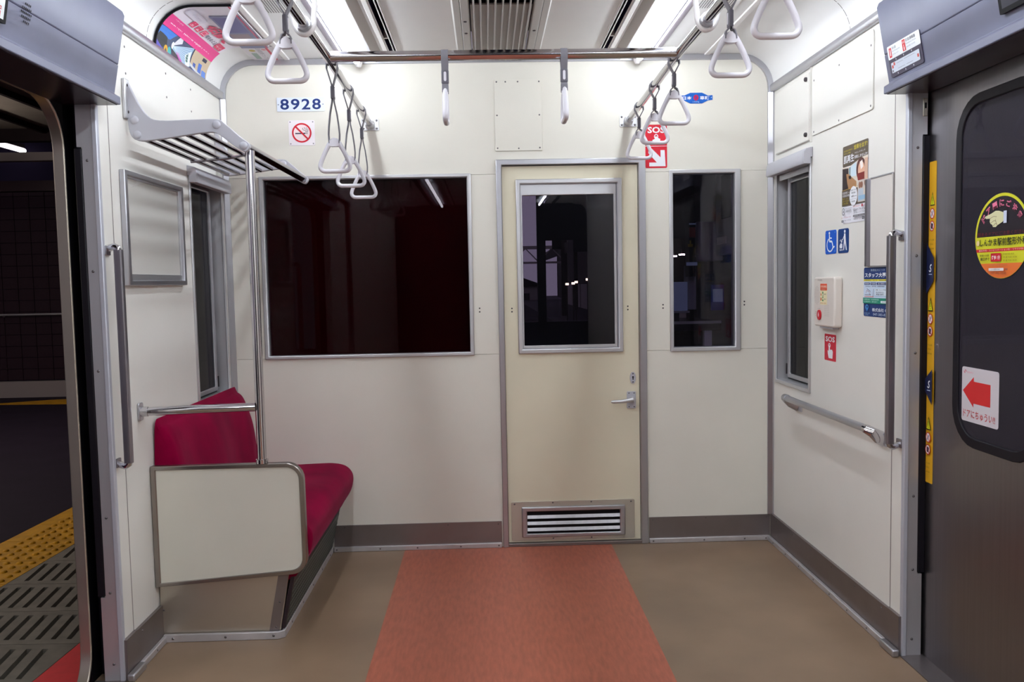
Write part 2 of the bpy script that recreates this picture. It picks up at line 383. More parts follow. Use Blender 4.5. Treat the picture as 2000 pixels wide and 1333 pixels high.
# upper panel has a notch for the door frame head
MB().prism([(-HW, 1.8015), (-.02, 1.8015), (-.02, 1.868), (.684, 1.868), (.684, 1.8015)]+top[1:], 'y', 0, .05).build('panel', 'cream_end', WE)
def panel_holes(u0, u1, v0, v1, h):
    return MB().box(u0, h[0], 0, .05, v0, v1).box(h[1], u1, 0, .05, v0, v1).box(h[0], h[1], 0, .05, v0, h[2]).box(h[0], h[1], 0, .05, h[3], v1)
panel_holes(-HW, -.021, .9465, 1.8, (-1.12, -.158, .958, 1.790)).build('panel', 'cream_end', WE)
panel_holes(.685, HW, .9465, 1.8, (.819, 1.116, .957, 1.790)).build('panel', 'cream_end', WE)
MB().box(-HW, -.021, 0, .05, 0, .945).build('panel', 'cream_end', WE)
MB().box(.685, HW, 0, .05, 0, .945).build('panel', 'cream_end', WE)
MB().box(-HW, HW, .052, .058, .943, .948).box(-HW, -.02, .050, .056, 1.797, 1.804).box(.69, HW, .05, .056, 1.797, 1.804).build('joint', 'screw_dark', WE)
screws([(-.114, 0, 1.167), (-.114, 0, 1.150), (.769, 0, 1.166), (.769, 0, 1.150), (1.164, 0, 1.174), (1.164, 0, 1.158)], (0, -1, 0), WE, .004, .0015, 'screw_dark')

# side walls
def side_wall(s):
    nm = 'wall_right' if s > 0 else 'wall_left'
    W_ = sroot(nm, 'cream side wall panels %s' % ('with intercom, signs and a narrow window' if s > 0 else 'behind the magenta bench and luggage rack'), (s*HW, 0, 0))
    X0, X1 = (HW, HW+.05) if s > 0 else (-HW-.05, -HW)
    h = (-.490, -.072, .800, 1.775)
    b = MB()
    for (y0, y1, z0, z1) in ((-1.2375, h[0], 0, 2.19), (h[1], 0, 0, 2.19), (h[0], h[1], 0, h[2]), (h[0], h[1], h[3], 2.19)): b.box(X0, X1, y0, y1, z0, z1)
    b.build('panel', 'cream_side', W_)
    MB().box(X0, X1, YD0, -1.2435, 0, 2.19).build('panel', 'cream_side', W_)
    MB().box(X0+(.0005 if s > 0 else 0), X1-(0 if s > 0 else .0005), -1.2435, -1.2375, 0, 2.19).build('joint', 'skirt_metal', W_)
    MB().box(X0, X1, YR, YD1, 0, 2.19).box(X0, X1, YD1, YD0, 1.885, 2.19).build('panel', 'cream_side', W_)
    # outer skin with the rounded doorway
    oy0, oy1, oz0, oz1 = YD1, YD0, -.04, 1.885
    xo0, xo1 = (1.403, 1.441) if s > 0 else (-1.441, -1.403)
    o = rrect(oy0, oy1, oz0, oz1, .15, 8); n = len(o)
    cy, cz = (oy0+oy1)/2, (oz0+oz1)/2
    big = []
    for (u, v) in o:
        big.append((oy1+.05 if u > cy else oy0-.05, v) if abs(v-cz) < (oz1-oz0)/2-.15 else (u, v))
    big = rrect(oy0-.008, oy1+.008, oz0-.008, oz1+.008, .154, 8)
    MB().ring(big, o, 'x', xo0, xo1).build('doorway_frame', 'frame_metal', W_, bevel=.004)
    sk = MB(); xs0, xs1 = (1.405, 1.44) if s > 0 else (-1.44, -1.405)
    sk.box(xs0, xs1, YR, oy0-.006, -.3, 2.5).box(xs0, xs1, oy1+.006, h[0]-.01, -.3, 2.5).box(xs0, xs1, oy0-.006, oy1+.006, oz1+.006, 2.5).box(xs0, xs1, h[1]+.01, 1.8, -.3, 2.5)
    sk.box(xs0, xs1, h[0]-.01, h[1]+.01, -.3, h[2]-.01).box(xs0, xs1, h[0]-.01, h[1]+.01, h[3]+.01, 2.5)
    sk.build('outer_skin', 'black', W_)
    for (ya, yb) in ((oy0-.006, oy0+.16), (oy1-.16, oy1+.006)):      # skin behind the rounded upper corners
        pass
    # door pocket lining behind the opening edge
    MB().box(*sorted((s*1.362, s*1.40)), -1.27, -1.262, 0, 1.9).build('pocket_lining', 'black', W_)
    # jamb facing the door, notched for the rubber finger guard
    J = [(1.302, 0), (1.362, 0), (1.362, .285), (1.346, .285), (1.346, 1.742), (1.362, 1.742), (1.362, 1.88), (1.302, 1.88)]
    jm = MB().prism([(s*x, z) for x, z in J], 'y', YD0-.004, YD0+.03).build('trim_1' if s > 0 else 'trim_2', 'alu_light'); struct(jm, 'aluminium door jamb %s' % ('beside the closed door' if s > 0 else 'beside the open doorway'))
    MB().box(*sorted((s*1.296, s*1.312)), YD0-.008, YD0+.012, 0, 1.88).build('edge_trim', 'edge_alu', jm, bevel=.003)
    MB().box(*sorted((s*1.347, s*1.372)), YD0-.006, YD0+.02, .288, 1.739).build('finger_guard', 'rubber', jm, bevel=.004)
    screws([(s*1.331, YD0-.004, z) for z in (.06, .30, .55, 1.03, 1.35, 1.70)], (0, -1, 0), jm, .005, .003)
    if s > 0:
        MB().box(1.346, 1.361, YD0-.007, YD0, 1.80, 1.858).build('key_plate', 'stainless', jm, bevel=.002); MB().box(1.351, 1.356, YD0-.0085, YD0-.006, 1.825, 1.843).build('keyhole', 'black', jm)
    # threshold
    st = MB().box(*sorted((s*1.292, s*1.395)), YD1, YD0, -.028, .004).build('trim_3' if s > 0 else 'trim_4', 'skirt_metal'); struct(st, 'metal door sill along the floor edge, %s side' % ('right' if s > 0 else 'left'))
    # skirting and floor strip
    sk = MB().box(*sorted((s*1.288, s*1.2995)), -1.2385, -.012, .0, .134).box(*sorted((s*1.2875, s*1.2995)), YD0, -1.2395, .0, .137).build('baseboard_right' if s > 0 else 'baseboard_left', 'skirt_metal'); struct(sk, 'dark metal skirting along the %s wall' % ('right' if s > 0 else 'left'))
    screws([(s*1.288, -.1-.22*k, .118) for k in range(6)], (-s, 0, 0), sk, .004, .002)
    fs = MB().box(*sorted((s*1.272, s*1.2875)), -1.236, -.012, 0, .024).build('floor_strip', 'floor_strip_metal', sk, bevel=.003)
    screws([(s*1.272, -.1-.17*k, .012) for k in range(7)], (-s, 0, 0), sk, .004, .002)
    MB().box(*sorted((s*1.262, s*1.2865)), YD0-.012, -1.240, 0, .026).build('foot_block', 'alu', sk, bevel=.005)
    # cornice rail
    cn = [(1.2995, 2.163), (1.286, 2.163), (1.281, 2.17), (1.281, 2.192), (1.287, 2.200), (1.2995, 2.200)]
    cr = MB().prism([(s*x, z) for x, z in cn], 'y', -1.33, -.002).build('trim_5' if s > 0 else 'trim_6', 'alu'); struct(cr, 'aluminium cornice rail under the %s cove' % ('right' if s > 0 else 'left'))
    # corner trim
    ct = MB().prism([(s*1.2995, -.028), (s*1.293, -.028), (s*1.276, -.008), (s*1.276, -.0005), (s*1.2995, -.0005)], 'z', .13 if s > 0 else .0, 2.165).build('trim_7' if s > 0 else 'trim_8', 'alu'); struct(ct, 'vertical aluminium strip in the %s rear corner' % ('right' if s > 0 else 'left'))
    # narrow window
    wn = sroot('window_4' if s > 0 else 'window_3', 'narrow dark window in the %s wall with aluminium frame' % ('right' if s > 0 else 'left'), (s*HW, -.28, .8))
    wf = MB().frame(-.502, -.060, .787, 1.788, .017, 'x', *sorted((s*1.292, s*1.3005))).build('window_frame', 'alu_light', wn, bevel=.003)
    MB().frame(-.489, -.073, .801, 1.774, .004, 'x', *sorted((s*1.300, s*1.40))).build('reveal', 'alu_light', wn)
    MB().frame(-.470, -.110, .815, 1.752, (.014, .030, .02, .03), 'x', *sorted((s*1.335, s*1.350))).build('sash', 'alu', wn, bevel=.003)
    MB().frame(-.486, -.076, .803, 1.772, (.016, .034, .012, .02), 'x', *sorted((s*1.352, s*1.357))).build('gasket', 'rubber', wn)
    MB().box(*sorted((s*1.342, s*1.346)), -.458, -.135, .83, 1.73).build('pane', 'pane_side', wn)
    MB().box(*sorted((s*1.333, s*1.338)), -.104, -.098, .83, .88).build('latch', 'screw_dark', wn)
    # roller blind housing
    bh = thing('blind_housing', 'grey roller blind housing above the narrow %s window' % ('right' if s > 0 else 'left'), 'blind', (s*HW, -.28, 1.77))
    pr = [(1.2915, 1.762), (1.262, 1.762), (1.258, 1.77), (1.262, 1.812), (1.272, 1.826), (1.2995, 1.832), (1.2995, 1.79), (1.2915, 1.79)]
    pr = pr if s > 0 else [(x, z-.037) for x, z in pr]
    MB().prism([(s*x, z) for x, z in pr], 'y', -.500, -.030).build('housing', 'bracket_grey', bh, bevel=.002)
    MB().prism([(s*x, z) for x, z in pr], 'y', -.512, -.501).build('end_cap', 'bracket_grey', bh, bevel=.002)
    MB().box(*sorted((s*1.300, s*1.306)), -.46, -.10, 1.735, 1.760).build('blind_rail', 'alu', bh)
    return W_
WR = side_wall(1); WLf = side_wall(-1)
b = MB().box(-1.36, 1.36, YR-.05, YR, 0, 2.5).build('wall_rear', 'cab_dark'); struct(b, 'dark far end of the car behind the viewer')

# curved trim along the end wall top
pth = [(-1.281, 2.165)] + [(-1.145+.138*math.cos(math.radians(a)), 2.19+.138*math.sin(math.radians(a))) for a in range(180, 89, -10)] + [(1.145+.138*math.cos(math.radians(a)), 2.19+.138*math.sin(math.radians(a))) for a in range(90, -1, -10)] + [(1.281, 2.165)]
b = MB()
for (x0, z0), (x1, z1) in zip(pth[:-1], pth[1:]):
    pass
outer = [(-1.299, 2.165)] + [(-1.145+.154*math.cos(math.radians(a)), 2.19+.154*math.sin(math.radians(a))) for a in range(180, 89, -10)] + [(1.145+.154*math.cos(math.radians(a)), 2.19+.154*math.sin(math.radians(a))) for a in range(90, -1, -10)] + [(1.299, 2.165)]
inner = [(-1.277, 2.165)] + [(-1.145+.130*math.cos(math.radians(a)), 2.19+.130*math.sin(math.radians(a))) for a in range(180, 89, -10)] + [(1.145+.130*math.cos(math.radians(a)), 2.19+.130*math.sin(math.radians(a))) for a in range(90, -1, -10)] + [(1.277, 2.165)]
b = MB()
for k in range(len(outer)-1): b.prism([outer[k], outer[k+1], inner[k+1], inner[k]], 'y', -.016, -.0005)
o = b.build('trim_9', 'alu'); struct(o, 'rounded aluminium trim where the end wall meets the ceiling')

# end wall skirting and floor strips
b = MB().box(-.842, -.0295, -.006, 0.0, .022, .128).build('baseboard_end', 'skirt_metal'); struct(b, 'dark metal skirting left of the cab door')
MB().box(-.845, -.030, -.017, -.0005, 0, .024).build('floor_strip', 'floor_strip_metal', b, bevel=.003)
screws([(-.83, -.017, .012), (-.62, -.017, .012), (-.44, -.017, .012), (-.23, -.017, .012), (-.045, -.017, .012)], (0, -1, 0), b, .0045)
screws([(-.79, -.006, .118), (-.29, -.006, .118), (-.045, -.006, .115)], (0, -1, 0), b, .004)
b = MB().box(.692, 1.2875, -.006, 0.0, .022, .127).build('baseboard_end', 'skirt_metal'); struct(b, 'dark metal skirting right of the cab door')
MB().box(.692, 1.287, -.017, -.0005, 0, .024).build('floor_strip', 'floor_strip_metal', b, bevel=.003)
screws([(.71, -.017, .012), (.96, -.017, .012), (1.16, -.017, .012), (1.265, -.017, .012)], (0, -1, 0), b, .0045)
screws([(.71, -.006, .115), (.97, -.006, .118), (1.27, -.006, .115)], (0, -1, 0), b, .004)

# end windows
def end_window(name, label, o, i, mat):
    r = sroot(name, label, (((o[0]+o[1])/2), 0, o[2]))
    b = MB().ring([(o[0], o[2]), (o[1], o[2]), (o[1], o[3]), (o[0], o[3])], [(i[0], i[2]), (i[1], i[2]), (i[1], i[3]), (i[0], i[3])], 'y', -.012, .0)
    b.build('window_frame', 'alu_light', r, bevel=.004)
    MB().frame(i[0]-.0025, i[1]+.0025, i[2]-.0025, i[3]+.0025, .004, 'y', 0, .05).build('reveal', 'alu', r)
    MB().box(i[0]+.001, i[1]-.001, .020, .025, i[2]+.001, i[3]-.001).build('pane', mat, r); return r
w1 = end_window('window_1', 'large dark window left of the cab door, blind drawn behind it', (-1.139, -.1425, .942, 1.806), (-1.118, -.161, .958, 1.790), 'pane_blind')
MB().box(-1.125, -.155, .045, .048, .95, 1.80).build('drawn_blind', 'blind_dark', w1)
end_window('window_2', 'tall narrow dark window right of the cab door', (.801, 1.1445, .939, 1.808), (.8195, 1.1155, .958, 1.790), 'pane_dark')

# cab door
D = sroot('door_1', 'pale yellow cab door with window, lever handle and vent grille', (.33, 0, 0))
MB().prism([(-.0235, 0), (.003, 0), (.003, 1.842), (.6535, 1.842), (.6535, 0), (.687, 0), (.687, 1.8675), (-.0235, 1.8675)], 'y', -.016, .045).build('door_frame', 'alu', D, bevel=.003)
lf = MB(); L0, L1, LT = .0045, .6515, 1.838; h = (.090, .540, .962, 1.755)
lf.box(L0, h[0], .008, .045, .018, LT).box(h[1]+.012, L1, .008, .045, .018, LT).box(h[0], h[1]+.012, .008, .045, .018, h[2]).box(h[0], h[1]+.012, .008, .045, h[3], LT)
lf.build('leaf', 'door_cream', D)
MB().box(-.0, .655, -.012, .05, 0, .016).build('sill', 'skirt_metal', D, bevel=.002)
wf = MB().frame(.069, .575, .943, 1.775, .0215, 'y', -.006, .009).build('window_frame', 'alu_light', D, bevel=.004)
MB().frame(.0895, .5535, .964, 1.7545, .003, 'y', .006, .044).build('reveal', 'alu', wf)
MB().frame(.0925, .549, .967, 1.752, (.006, .012, .014, .052), 'y', .010, .026).build('sash', 'alu_light', wf, bevel=.002)
MB().box(.098, .538, .017, .021, .980, 1.7).build('pane', 'pane_dark', wf)
g = MB().prism(rrect(.0185, .622, .026, .2195, .008, 3), 'y', .002, .0085).build('vent_grille', 'stainless', D, bevel=.001)
MB().frame(.069, .5745, .045, .1945, (.026, .026, .018, .022), 'y', -.012, .0022).build('grille_frame', 'alu', g, bevel=.005)
MB().box(.094, .550, .0008, .0022, .062, .173).build('opening', 'black', g)
for k in range(3):
    z = .146-.031*k
    MB().prism([(-.008, z-.009), (-.0035, z-.012), (.002, z+.004), (-.002, z+.006)], 'x', .096, .548).build('louver', 'stainless_v', g)
screws([(.035, .002, .208), (.222, .002, .212), (.41, .002, .212), (.605, .002, .208), (.222, .002, .035), (.41, .002, .035)], (0, -1, 0), g, .0045, .002)
hp = MB().prism(rrect(.590, .6335, .666, .749, .005, 3), 'y', .001, .0075).build('handle_plate', 'bracket_grey', D, bevel=.001)
MB().tube([(.6125, .004, .713), (.6125, -.035, .713)], .0125, 14).tube([(.612, -.038, .713), (.590, -.042, .711), (.555, -.044, .707), (.515, -.042, .706), (.508, -.040, .706)], [.0125, .0105, .009, .0085, .005], 12).build('lever', 'alu_light', hp)
screws([(.60, .001, .741), (.60, .001, .674), (.625, .001, .741), (.625, .001, .674)], (0, -1, 0), hp, .003, .0015, 'screw_dark')
kp = MB().prism(arc(.6205, .815, .0145, 0, 345, 23, .0285), 'y', .002, .0075).build('keyhole_plate', 'bracket_grey', D, bevel=.001)
MB().prism(arc(.6205, .819, .0045, -60, 240, 10)+[(.618, .806), (.623, .806)], 'y', .0012, .0022).build('keyhole', 'black', kp)
screws([(.6205, .002, .835), (.6205, .002, .795)], (0, -1, 0), kp, .0035, .0015, 'screw_dark')
screws([(.041, .008, 1.163), (.041, .008, 1.147), (.600, .008, 1.162), (.600, .008, 1.146)], (0, -1, 0), D, .004, .0015, 'screw_dark')

# ================================================================== right sliding door (closed) and left door (slid into its pocket)
D2 = sroot('door_2', 'closed stainless sliding door with rounded dark window on the right', (1.37, -1.66, 0))
wy0, wy1, wz0, wz1, wr = -1.93, -1.497, .765, 1.815, .12
o_ = rrect(wy0, wy1, wz0, wz1, wr, 6)
def sq(o, y0, y1, z0, z1):
    cy, cz = (wy0+wy1)/2, (wz0+wz1)/2; q = []
    for (u, v) in o:       # project the rounded loop out to the leaf edge
        du, dv = u-cy, v-cz; k = min(((y1 if du > 0 else y0)-cy)/du if abs(du) > 1e-6 else 1e9, ((z1 if dv > 0 else z0)-cz)/dv if abs(dv) > 1e-6 else 1e9); q.append((cy+du*k, cz+dv*k))
    return q
big = rrect(-1.998, -1.315, .0, 1.90, .0005, 6)
b = MB().ring(big, o_, 'x', 1.3705, 1.392); b.build('leaf', 'door_steel', D2, angle=30)
gi = rrect(wy0+.03, wy1-.03, wz0+.03, wz1-.03, wr-.025, 6)
MB().ring(o_, gi, 'x', 1.366, 1.39).build('window_gasket', 'rubber', D2, bevel=.003)
MB().prism(gi, 'x', 1.3715, 1.3755).build('pane', 'pane_door', D2)
MB().box(1.3705, 1.392, -2.67, -2.002, 0, 1.90).build('leaf', 'door_steel', D2)
D3 = sroot('door_3', 'sliding door slid open into its pocket beside the left doorway', (-1.38, -1.0, 0))
MB().box(-1.393, -1.368, -1.262, -.56, .01, 1.90).build('leaf', 'door_steel', D3)
MB().box(-1.396, -1.366, -1.285, -1.262, .01, 1.90).build('edge_rubber', 'rubber', D3, bevel=.006)

# ================================================================== headers over the doors
def header(s):
    side = 'right' if s > 0 else 'left'
    t = thing('door_header', 'grey cover box above the %s' % ('closed door, with emergency notice on it' if s > 0 else 'open doorway, with round speaker holes'), 'door header', (s*1.25, -2.0, 1.875), 'grey boxes over the doors')
    lo = [(1.2995, 1.8755), (1.226, 1.8755), (1.226, 1.900), (1.2435, 1.910), (1.2270, 1.9998), (1.2995, 1.9998)]
    up = [(1.2995, 2.0000), (1.2268, 2.0000), (1.200, 2.150), (1.206, 2.166), (1.2995, 2.198)]
    MB().prism([(s*x, z) for x, z in lo], 'y', -2.72, -1.312).build('lower_cover', 'grey_paint', t, bevel=.003)
    MB().prism([(s*x, z) for x, z in up], 'y', -2.72, -1.312).build('upper_cover', 'grey_paint', t, bevel=.004)
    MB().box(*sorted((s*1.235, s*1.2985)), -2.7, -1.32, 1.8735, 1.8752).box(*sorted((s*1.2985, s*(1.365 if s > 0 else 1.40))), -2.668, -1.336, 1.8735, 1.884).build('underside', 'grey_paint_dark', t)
    U_, V_ = (-PY if s > 0 else PY), Vector((s*(1.200-1.2265), 0, .1495))
    if s < 0:
        b = MB(); mp = plane_map((-1.2265+.0008, -1.897, 2.0005), U_, V_)
        for i in range(7):
            for j in range(5):
                u, v = .012+.0075*i+(.0037 if j % 2 else 0), -.030+.011*j
                if abs(u-.035) < .03 and (u-.035)**2/.028**2+(v+.008)**2/.026**2 < 1:
                    b.poly([mp(u+.0026*math.cos(a*math.pi/4), v+.0034*math.sin(a*math.pi/4), .0012) for a in range(8)])
        stuff(b.build('speaker_holes', 'black', t, recalc=False))
    # advert panel on the cover
    y0 = -1.948
    f = 1.2265; o = (s*(f-.001), y0 if s > 0 else -2.45, 1.945)
    return t
header(1); header(-1)
def hdr_panel(s):
    Vh = Vector((s*(1.200-1.2435), 0, .244)); U_ = (-PY if s > 0 else PY)
    y = -1.945 if s > 0 else -2.46
    x = 1.2435-(1.2435-1.2)*(.028/.244)
    lab = 'dark screen in a black frame on the right door header' if s > 0 else 'white advert card in a black frame on the left door header'
    t, mp = board('header_panel', lab, 'screen' if s > 0 else 'advert card', (s*(x-.001), y, 1.938), U_, Vh, .50, .19, 'black', th=.010, r=.002, gap=.001)
    p = Print()
    if s > 0: p.rect(.012, .012, .488, .178, (38, 36, 52))
    else:
        p.rect(.012, .008, .488, .178, (226, 232, 232)); p.text('MAN', .36, .055, .05, (120, 132, 140), 'l', .105)
        p.text('宿', .445, .008, .032, (206, 60, 66), 'l', .030); p.text('発売中', .26, .012, .026, (206, 60, 66), 'l', .12)
    p.build(t, mp)
hdr_panel(1); hdr_panel(-1)
Vh = Vector((1.2265-1.2435, 0, .089))
# emergency notice
t, mp = board('emergency_notice', 'white and dark emergency equipment notice on the right door header', 'notice', (1.2415, -1.343, 1.921), -PY, Vector((1.200-1.2435, 0, .244)), .205, .098, (70, 66, 84), th=.0035, r=.006, gap=.001)
p = Print(); p.rect(.0, .056, .205, .098, (232, 236, 240), .005)
p.rect(.010, .061, .026, .091, (206, 40, 48), .001); p.rect(.0155, .066, .0205, .084, (240, 236, 238), .002); p.rect(.0165, .083, .0195, .087, (240, 236, 238))
p.text('消火器', .031, .083, .009, (60, 60, 74), width=.026); p.text('Fire Extinguisher', .031, .074, .006, (130, 134, 146), width=.052); p.text('灭火器 소화기', .031, .065, .005, (150, 154, 164), width=.04)
p.rect(.098, .060, .117, .094, (206, 40, 48), .001); p.text('SOS', .1075, .083, .007, (245, 235, 236), 'c', .015); p.rect(.1055, .062, .1105, .072, (245, 235, 236), .002); p.rect(.1065, .071, .109, .079, (245, 235, 236), .001)
p.text('非常通報器', .121, .083, .010, (60, 60, 74), width=.060); p.text('Emergency Button', .121, .074, .006, (130, 134, 146), width=.062); p.text('紧急按钮 비상버튼', .121, .065, .005, (150, 154, 164), width=.056)
p.rect(.014, .012, .192, .044, (214, 222, 234), .003)
for k, (u, v) in enumerate(((.018, .026), (.030, .033), (.178, .022))): p.rect(u, v, u+.010, v+.010, (206, 90, 84), .002)
p.rect(.018, .014, .026, .021, (120, 120, 130), .001)
p.line([(.050, .036), (.092, .036)], .0012, (150, 156, 170)); p.line([(.10, .038), (.165, .038)], .0012, (150, 156, 170)); p.line([(.055, .019), (.10, .019)], .0012, (150, 156, 170)); p.line([(.11, .019), (.15, .019)], .0012, (150, 156, 170))
for u in (.05, .10, .15): p.rect(u, .047, u+.004, .052, (214, 214, 224)); p.rect(u, .003, u+.004, .008, (214, 214, 224))
p.build(t, mp)

# ================================================================== ceiling fittings
for s in (1, -1):
    side = 'right' if s > 0 else 'left'
    t = thing('ceiling_light', 'bare fluorescent tube fixture running along the %s ceiling trough' % side, 'ceiling light', (s*.64, -3.8, CZ), 'fluorescent lights in the ceiling')
    MB().box(s*.64-.066, s*.64+.066, YR+.02, -.06, CZ-.002, CZ+.03).build('reflector', 'lamp_reflector', t)
    MB().dome((s*.650, -.034, CZ-.010), (0, 0, -1), .021, .040, 14).build('end_knob', 'white_paint', t)
    y = -.105
    MB().box(s*.648-.016, s*.648+.016, -.103, -.085, CZ-.040, CZ-.002).build('tube_holder', 'white_paint', t, bevel=.003)
    for k in range(6):
        MB().tube([(s*.648, y, CZ-.034), (s*.648, y-1.19, CZ-.034)], .016, 14).build('fluorescent_tube', 'lamp', t)
        MB().box(s*.648-.012, s*.648+.012, y-1.222, y-1.194, CZ-.048, CZ-.002).build('tube_holder', 'white_paint', t, bevel=.003)
        y -= 1.225
# central vent
V = thing('ceiling_vent', 'grey louvred air vent running down the middle of the ceiling', 'vent', (0, -3.0, CZ))
for s in (1, -1):
    MB().prism([(s*.192, CZ+.002), (s*.184, CZ-.012), (s*.158, CZ-.014), (s*.158, CZ+.002)], 'y', YR, -.004).build('outer_flange', 'vent_grey', V, bevel=.002)
    MB().prism([(s*.156, CZ+.004), (s*.156, CZ-.017), (s*.126, CZ-.019), (s*.122, CZ-.010), (s*.122, CZ+.004)], 'y', YR, -.004).build('inner_flange', 'vent_grey', V, bevel=.002)
xs = [-.104, -.078, -.050, -.022, .006, .034, .060, .086, .108]
for x in xs: MB().prism([(x-.003, CZ-.020), (x+.003, CZ-.020), (x+.004+.10*x, CZ+.035), (x-.003+.10*x, CZ+.035)], 'y', YR, -.006).build('slat', 'vent_grey', V, bevel=.001)
MB().box(-.118, .118, -.79, -.05, CZ-.006, CZ+.000).build('shutter_plate', 'vent_plate', V)
MB().box(-.122, .122, -.045, -.0, CZ+.01, CZ+.03).build('end_plate', 'black', V)
screws([(-.141, -.62, CZ-.018), (-.141, -.46, CZ-.018), (.141, -.49, CZ-.018)], (0, 0, -1), V, .0075, .004, 'screw_dark')
# perforated grilles
for s in (1, -1):
    t = thing('ceiling_grille', 'perforated ceiling panel beside the %s lamp trough' % ('right' if s > 0 else 'left'), 'ceiling grille', (s*.83, -1.2, CZ-.003), 'perforated ceiling panels')
    MB().box(s*.83-.085, s*.83+.085, -1.75, -.66, CZ-.003, CZ+.001).build('panel', 'ceiling_paint', t)
    b = MB()
    for i in range(14):
        for j in range(84):
            x, y = s*(.765+.0098*i), -.715-.0122*j
            b.poly([(x-.0022, y-.0046, CZ-.0034), (x+.0022, y-.0046, CZ-.0034), (x+.0022, y+.0046, CZ-.0034), (x-.0022, y+.0046, CZ-.0034)])
    stuff(b.build('perforations', 'screw_dark', t, recalc=False, smooth=False))

# ================================================================== overhead rails
BX = .609
def zbar(y): return 2.0755 if y < -1.06 else 2.0755-(y+1.06)/1.06*.034
for s in (1, -1):
    side = 'right' if s > 0 else 'left'
    t = thing('strap_rail', 'chrome overhead rail on the %s carrying strap handles' % side, 'overhead rail', (s*BX, -1.0, 2.06), 'lengthwise chrome strap rails')
    MB().tube([(s*BX, -5.2, 2.0755), (s*BX, -1.10, 2.0755)], .0155, 16).tube([(s*BX, -1.10, 2.0755), (s*BX, -1.02, 2.0745), (s*BX, -.01, 2.0425)], .0155, 16).build('rail_tube', 'chrome', t)
    fl = MB().prism(rrect(s*BX-.041, s*BX+.041, 2.013, 2.068, .006, 3), 'y', -.006, -.0005).build('wall_flange', 'alu_light', t, bevel=.001)
    MB().tube([(s*BX, -.002, 2.041), (s*BX, -.030, 2.041), (s*BX, -.034, 2.042)], [.024, .021, .018], 16).build('collar', 'alu_light', fl)
    screws([(s*BX+d, -.006, z) for d in (-.031, .031) for z in (2.022, 2.059)], (0, -1, 0), fl, .0055, .004)
    # hanger
    h = thing('rail_hanger', 'white looped hanger holding the %s overhead rail' % side, 'rail hanger', (s*BX, -1.45, 2.05), 'white hangers holding the strap rails')
    pts = [(.780, 2.344), (.655, 2.20), (.646, 2.10), (.634, 2.062), (.609, 2.048), (.588, 2.066), (.582, 2.10), (.588, 2.19), (.70, 2.344)]
    pc = catmull([(s*x, -1.45, z) for x, z in pts], 5, closed=False)
    MB().tube(pc, .008, 10, rb=.011, up=(0, 1, 0)).build('loop', 'white_paint', h)
    MB().tube([(s*BX, -1.480, 2.0755), (s*BX, -1.425, 2.0755)], .0215, 18).build('hanger_collar', 'alu', t)
t = thing('cross_rail', 'chrome overhead rail crossing the car in front of the cab door', 'overhead rail', (0, -1.09, 2.075))
MB().tube([(-BX+.012, -1.09, 2.0745), (BX-.012, -1.09, 2.0745)], .0175, 18).build('rail_tube', 'chrome', t)
for s in (1, -1): MB().tube([(s*(BX-.016), -1.09, 2.0745), (s*(BX-.034), -1.09, 2.0745)], .0185, 18).build('end_collar', 'chrome', t)

# ------------------------------------------------------------------ strap handles
def ring_mesh(zb):
    half = [(.0, .0), (.022, 0), (.040, .001), (.0505, .009), (.0525, .022), (.045, .043), (.033, .069), (.021, .091), (.011, .104)]
    pts = half + [(0, .108)] + [(-x, z) for x, z in half[:0:-1]]
    q = catmull(pts, 4)
    P = [(x, 0, zb+z) for x, z in q]
    R = [.0078+.0018*max(0, (p[1]-.074)/.034)**1.3 for p in q]; Bd = [.0098-.002*max(0, (p[1]-.08)/.03) for p in q]
    return P, R, Bd
def make_strap(name, label, loc, long, rot=0, group=None):
    d = .385 if long else .234
    t = thing(name, label, 'strap handle', loc, group, rot)
    zb = -d+.0085; za = zb+.108
    WL[t.name] = Vector((0, 0, 0))
    P, R, Bd = ring_mesh(zb)
    b = MB(); b.tube(P, R, 12, closed=True, up=(0, 1, 0), rb=Bd); b.prism([(-.020, zb+.090), (-.010, zb+.0865), (.010, zb+.0865), (.020, zb+.090), (.0125, zb+.106), (.0045, zb+.117), (-.0045, zb+.117), (-.0125, zb+.106)], 'y', -.0085, .0085); b.build('ring', 'ring_white', t)
    bz0 = -.078 if long else -.050; bz1 = bz0-.046
    loop = [(.0015, bz0-.01), (.003, bz0+.004), (.0195, -.016)] + [(.0185*math.cos(math.radians(a)), .0185*math.sin(math.radians(a))) for a in range(0, 181, 20)] + [(-.0195, -.016), (-.003, bz0+.004), (-.0015, bz0-.01)]
    b = MB().ribbon(loop, .024, .0030)
    if long:
        for s in (1, -1): b.ribbon([(s*.0025, bz1+.01), (s*.004, bz1-.01), (s*.012, bz1-.05), (s*.0175, za+.050), (s*.0195, za+.022), (s*.0185, za+.002), (s*.0175, za-.010)], .020, .0032)
    else:
        for s in (1, -1): b.ribbon([(s*.002, bz1+.01), (s*.004, bz1-.004), (s*.0105, za+.014), (s*.0150, za+.002), (s*.0155, za-.010)], .022, .0030)
    b.build('belt', 'belt_grey', t)
    bk = MB().box(-.0065, .0065, -.0128, .0128, bz1, bz0).build('buckle', 'buckle_grey', t, bevel=.003)
    sl = MB()
    for s in (1, -1):
        pr = rrect(-.0045, .0045, bz1+.008, bz0-.006, .0044, 4); sl.prism(pr, 'x', *sorted((s*.0066, s*.0078)))
    sl.build('slot_plate', 'ring_white', bk)
    return t
G = 'strap handles on the overhead rails'
ordn = ['nearest the end wall', 'second from the end wall', 'third from the end wall', 'fourth from the end wall', 'fifth from the end wall']
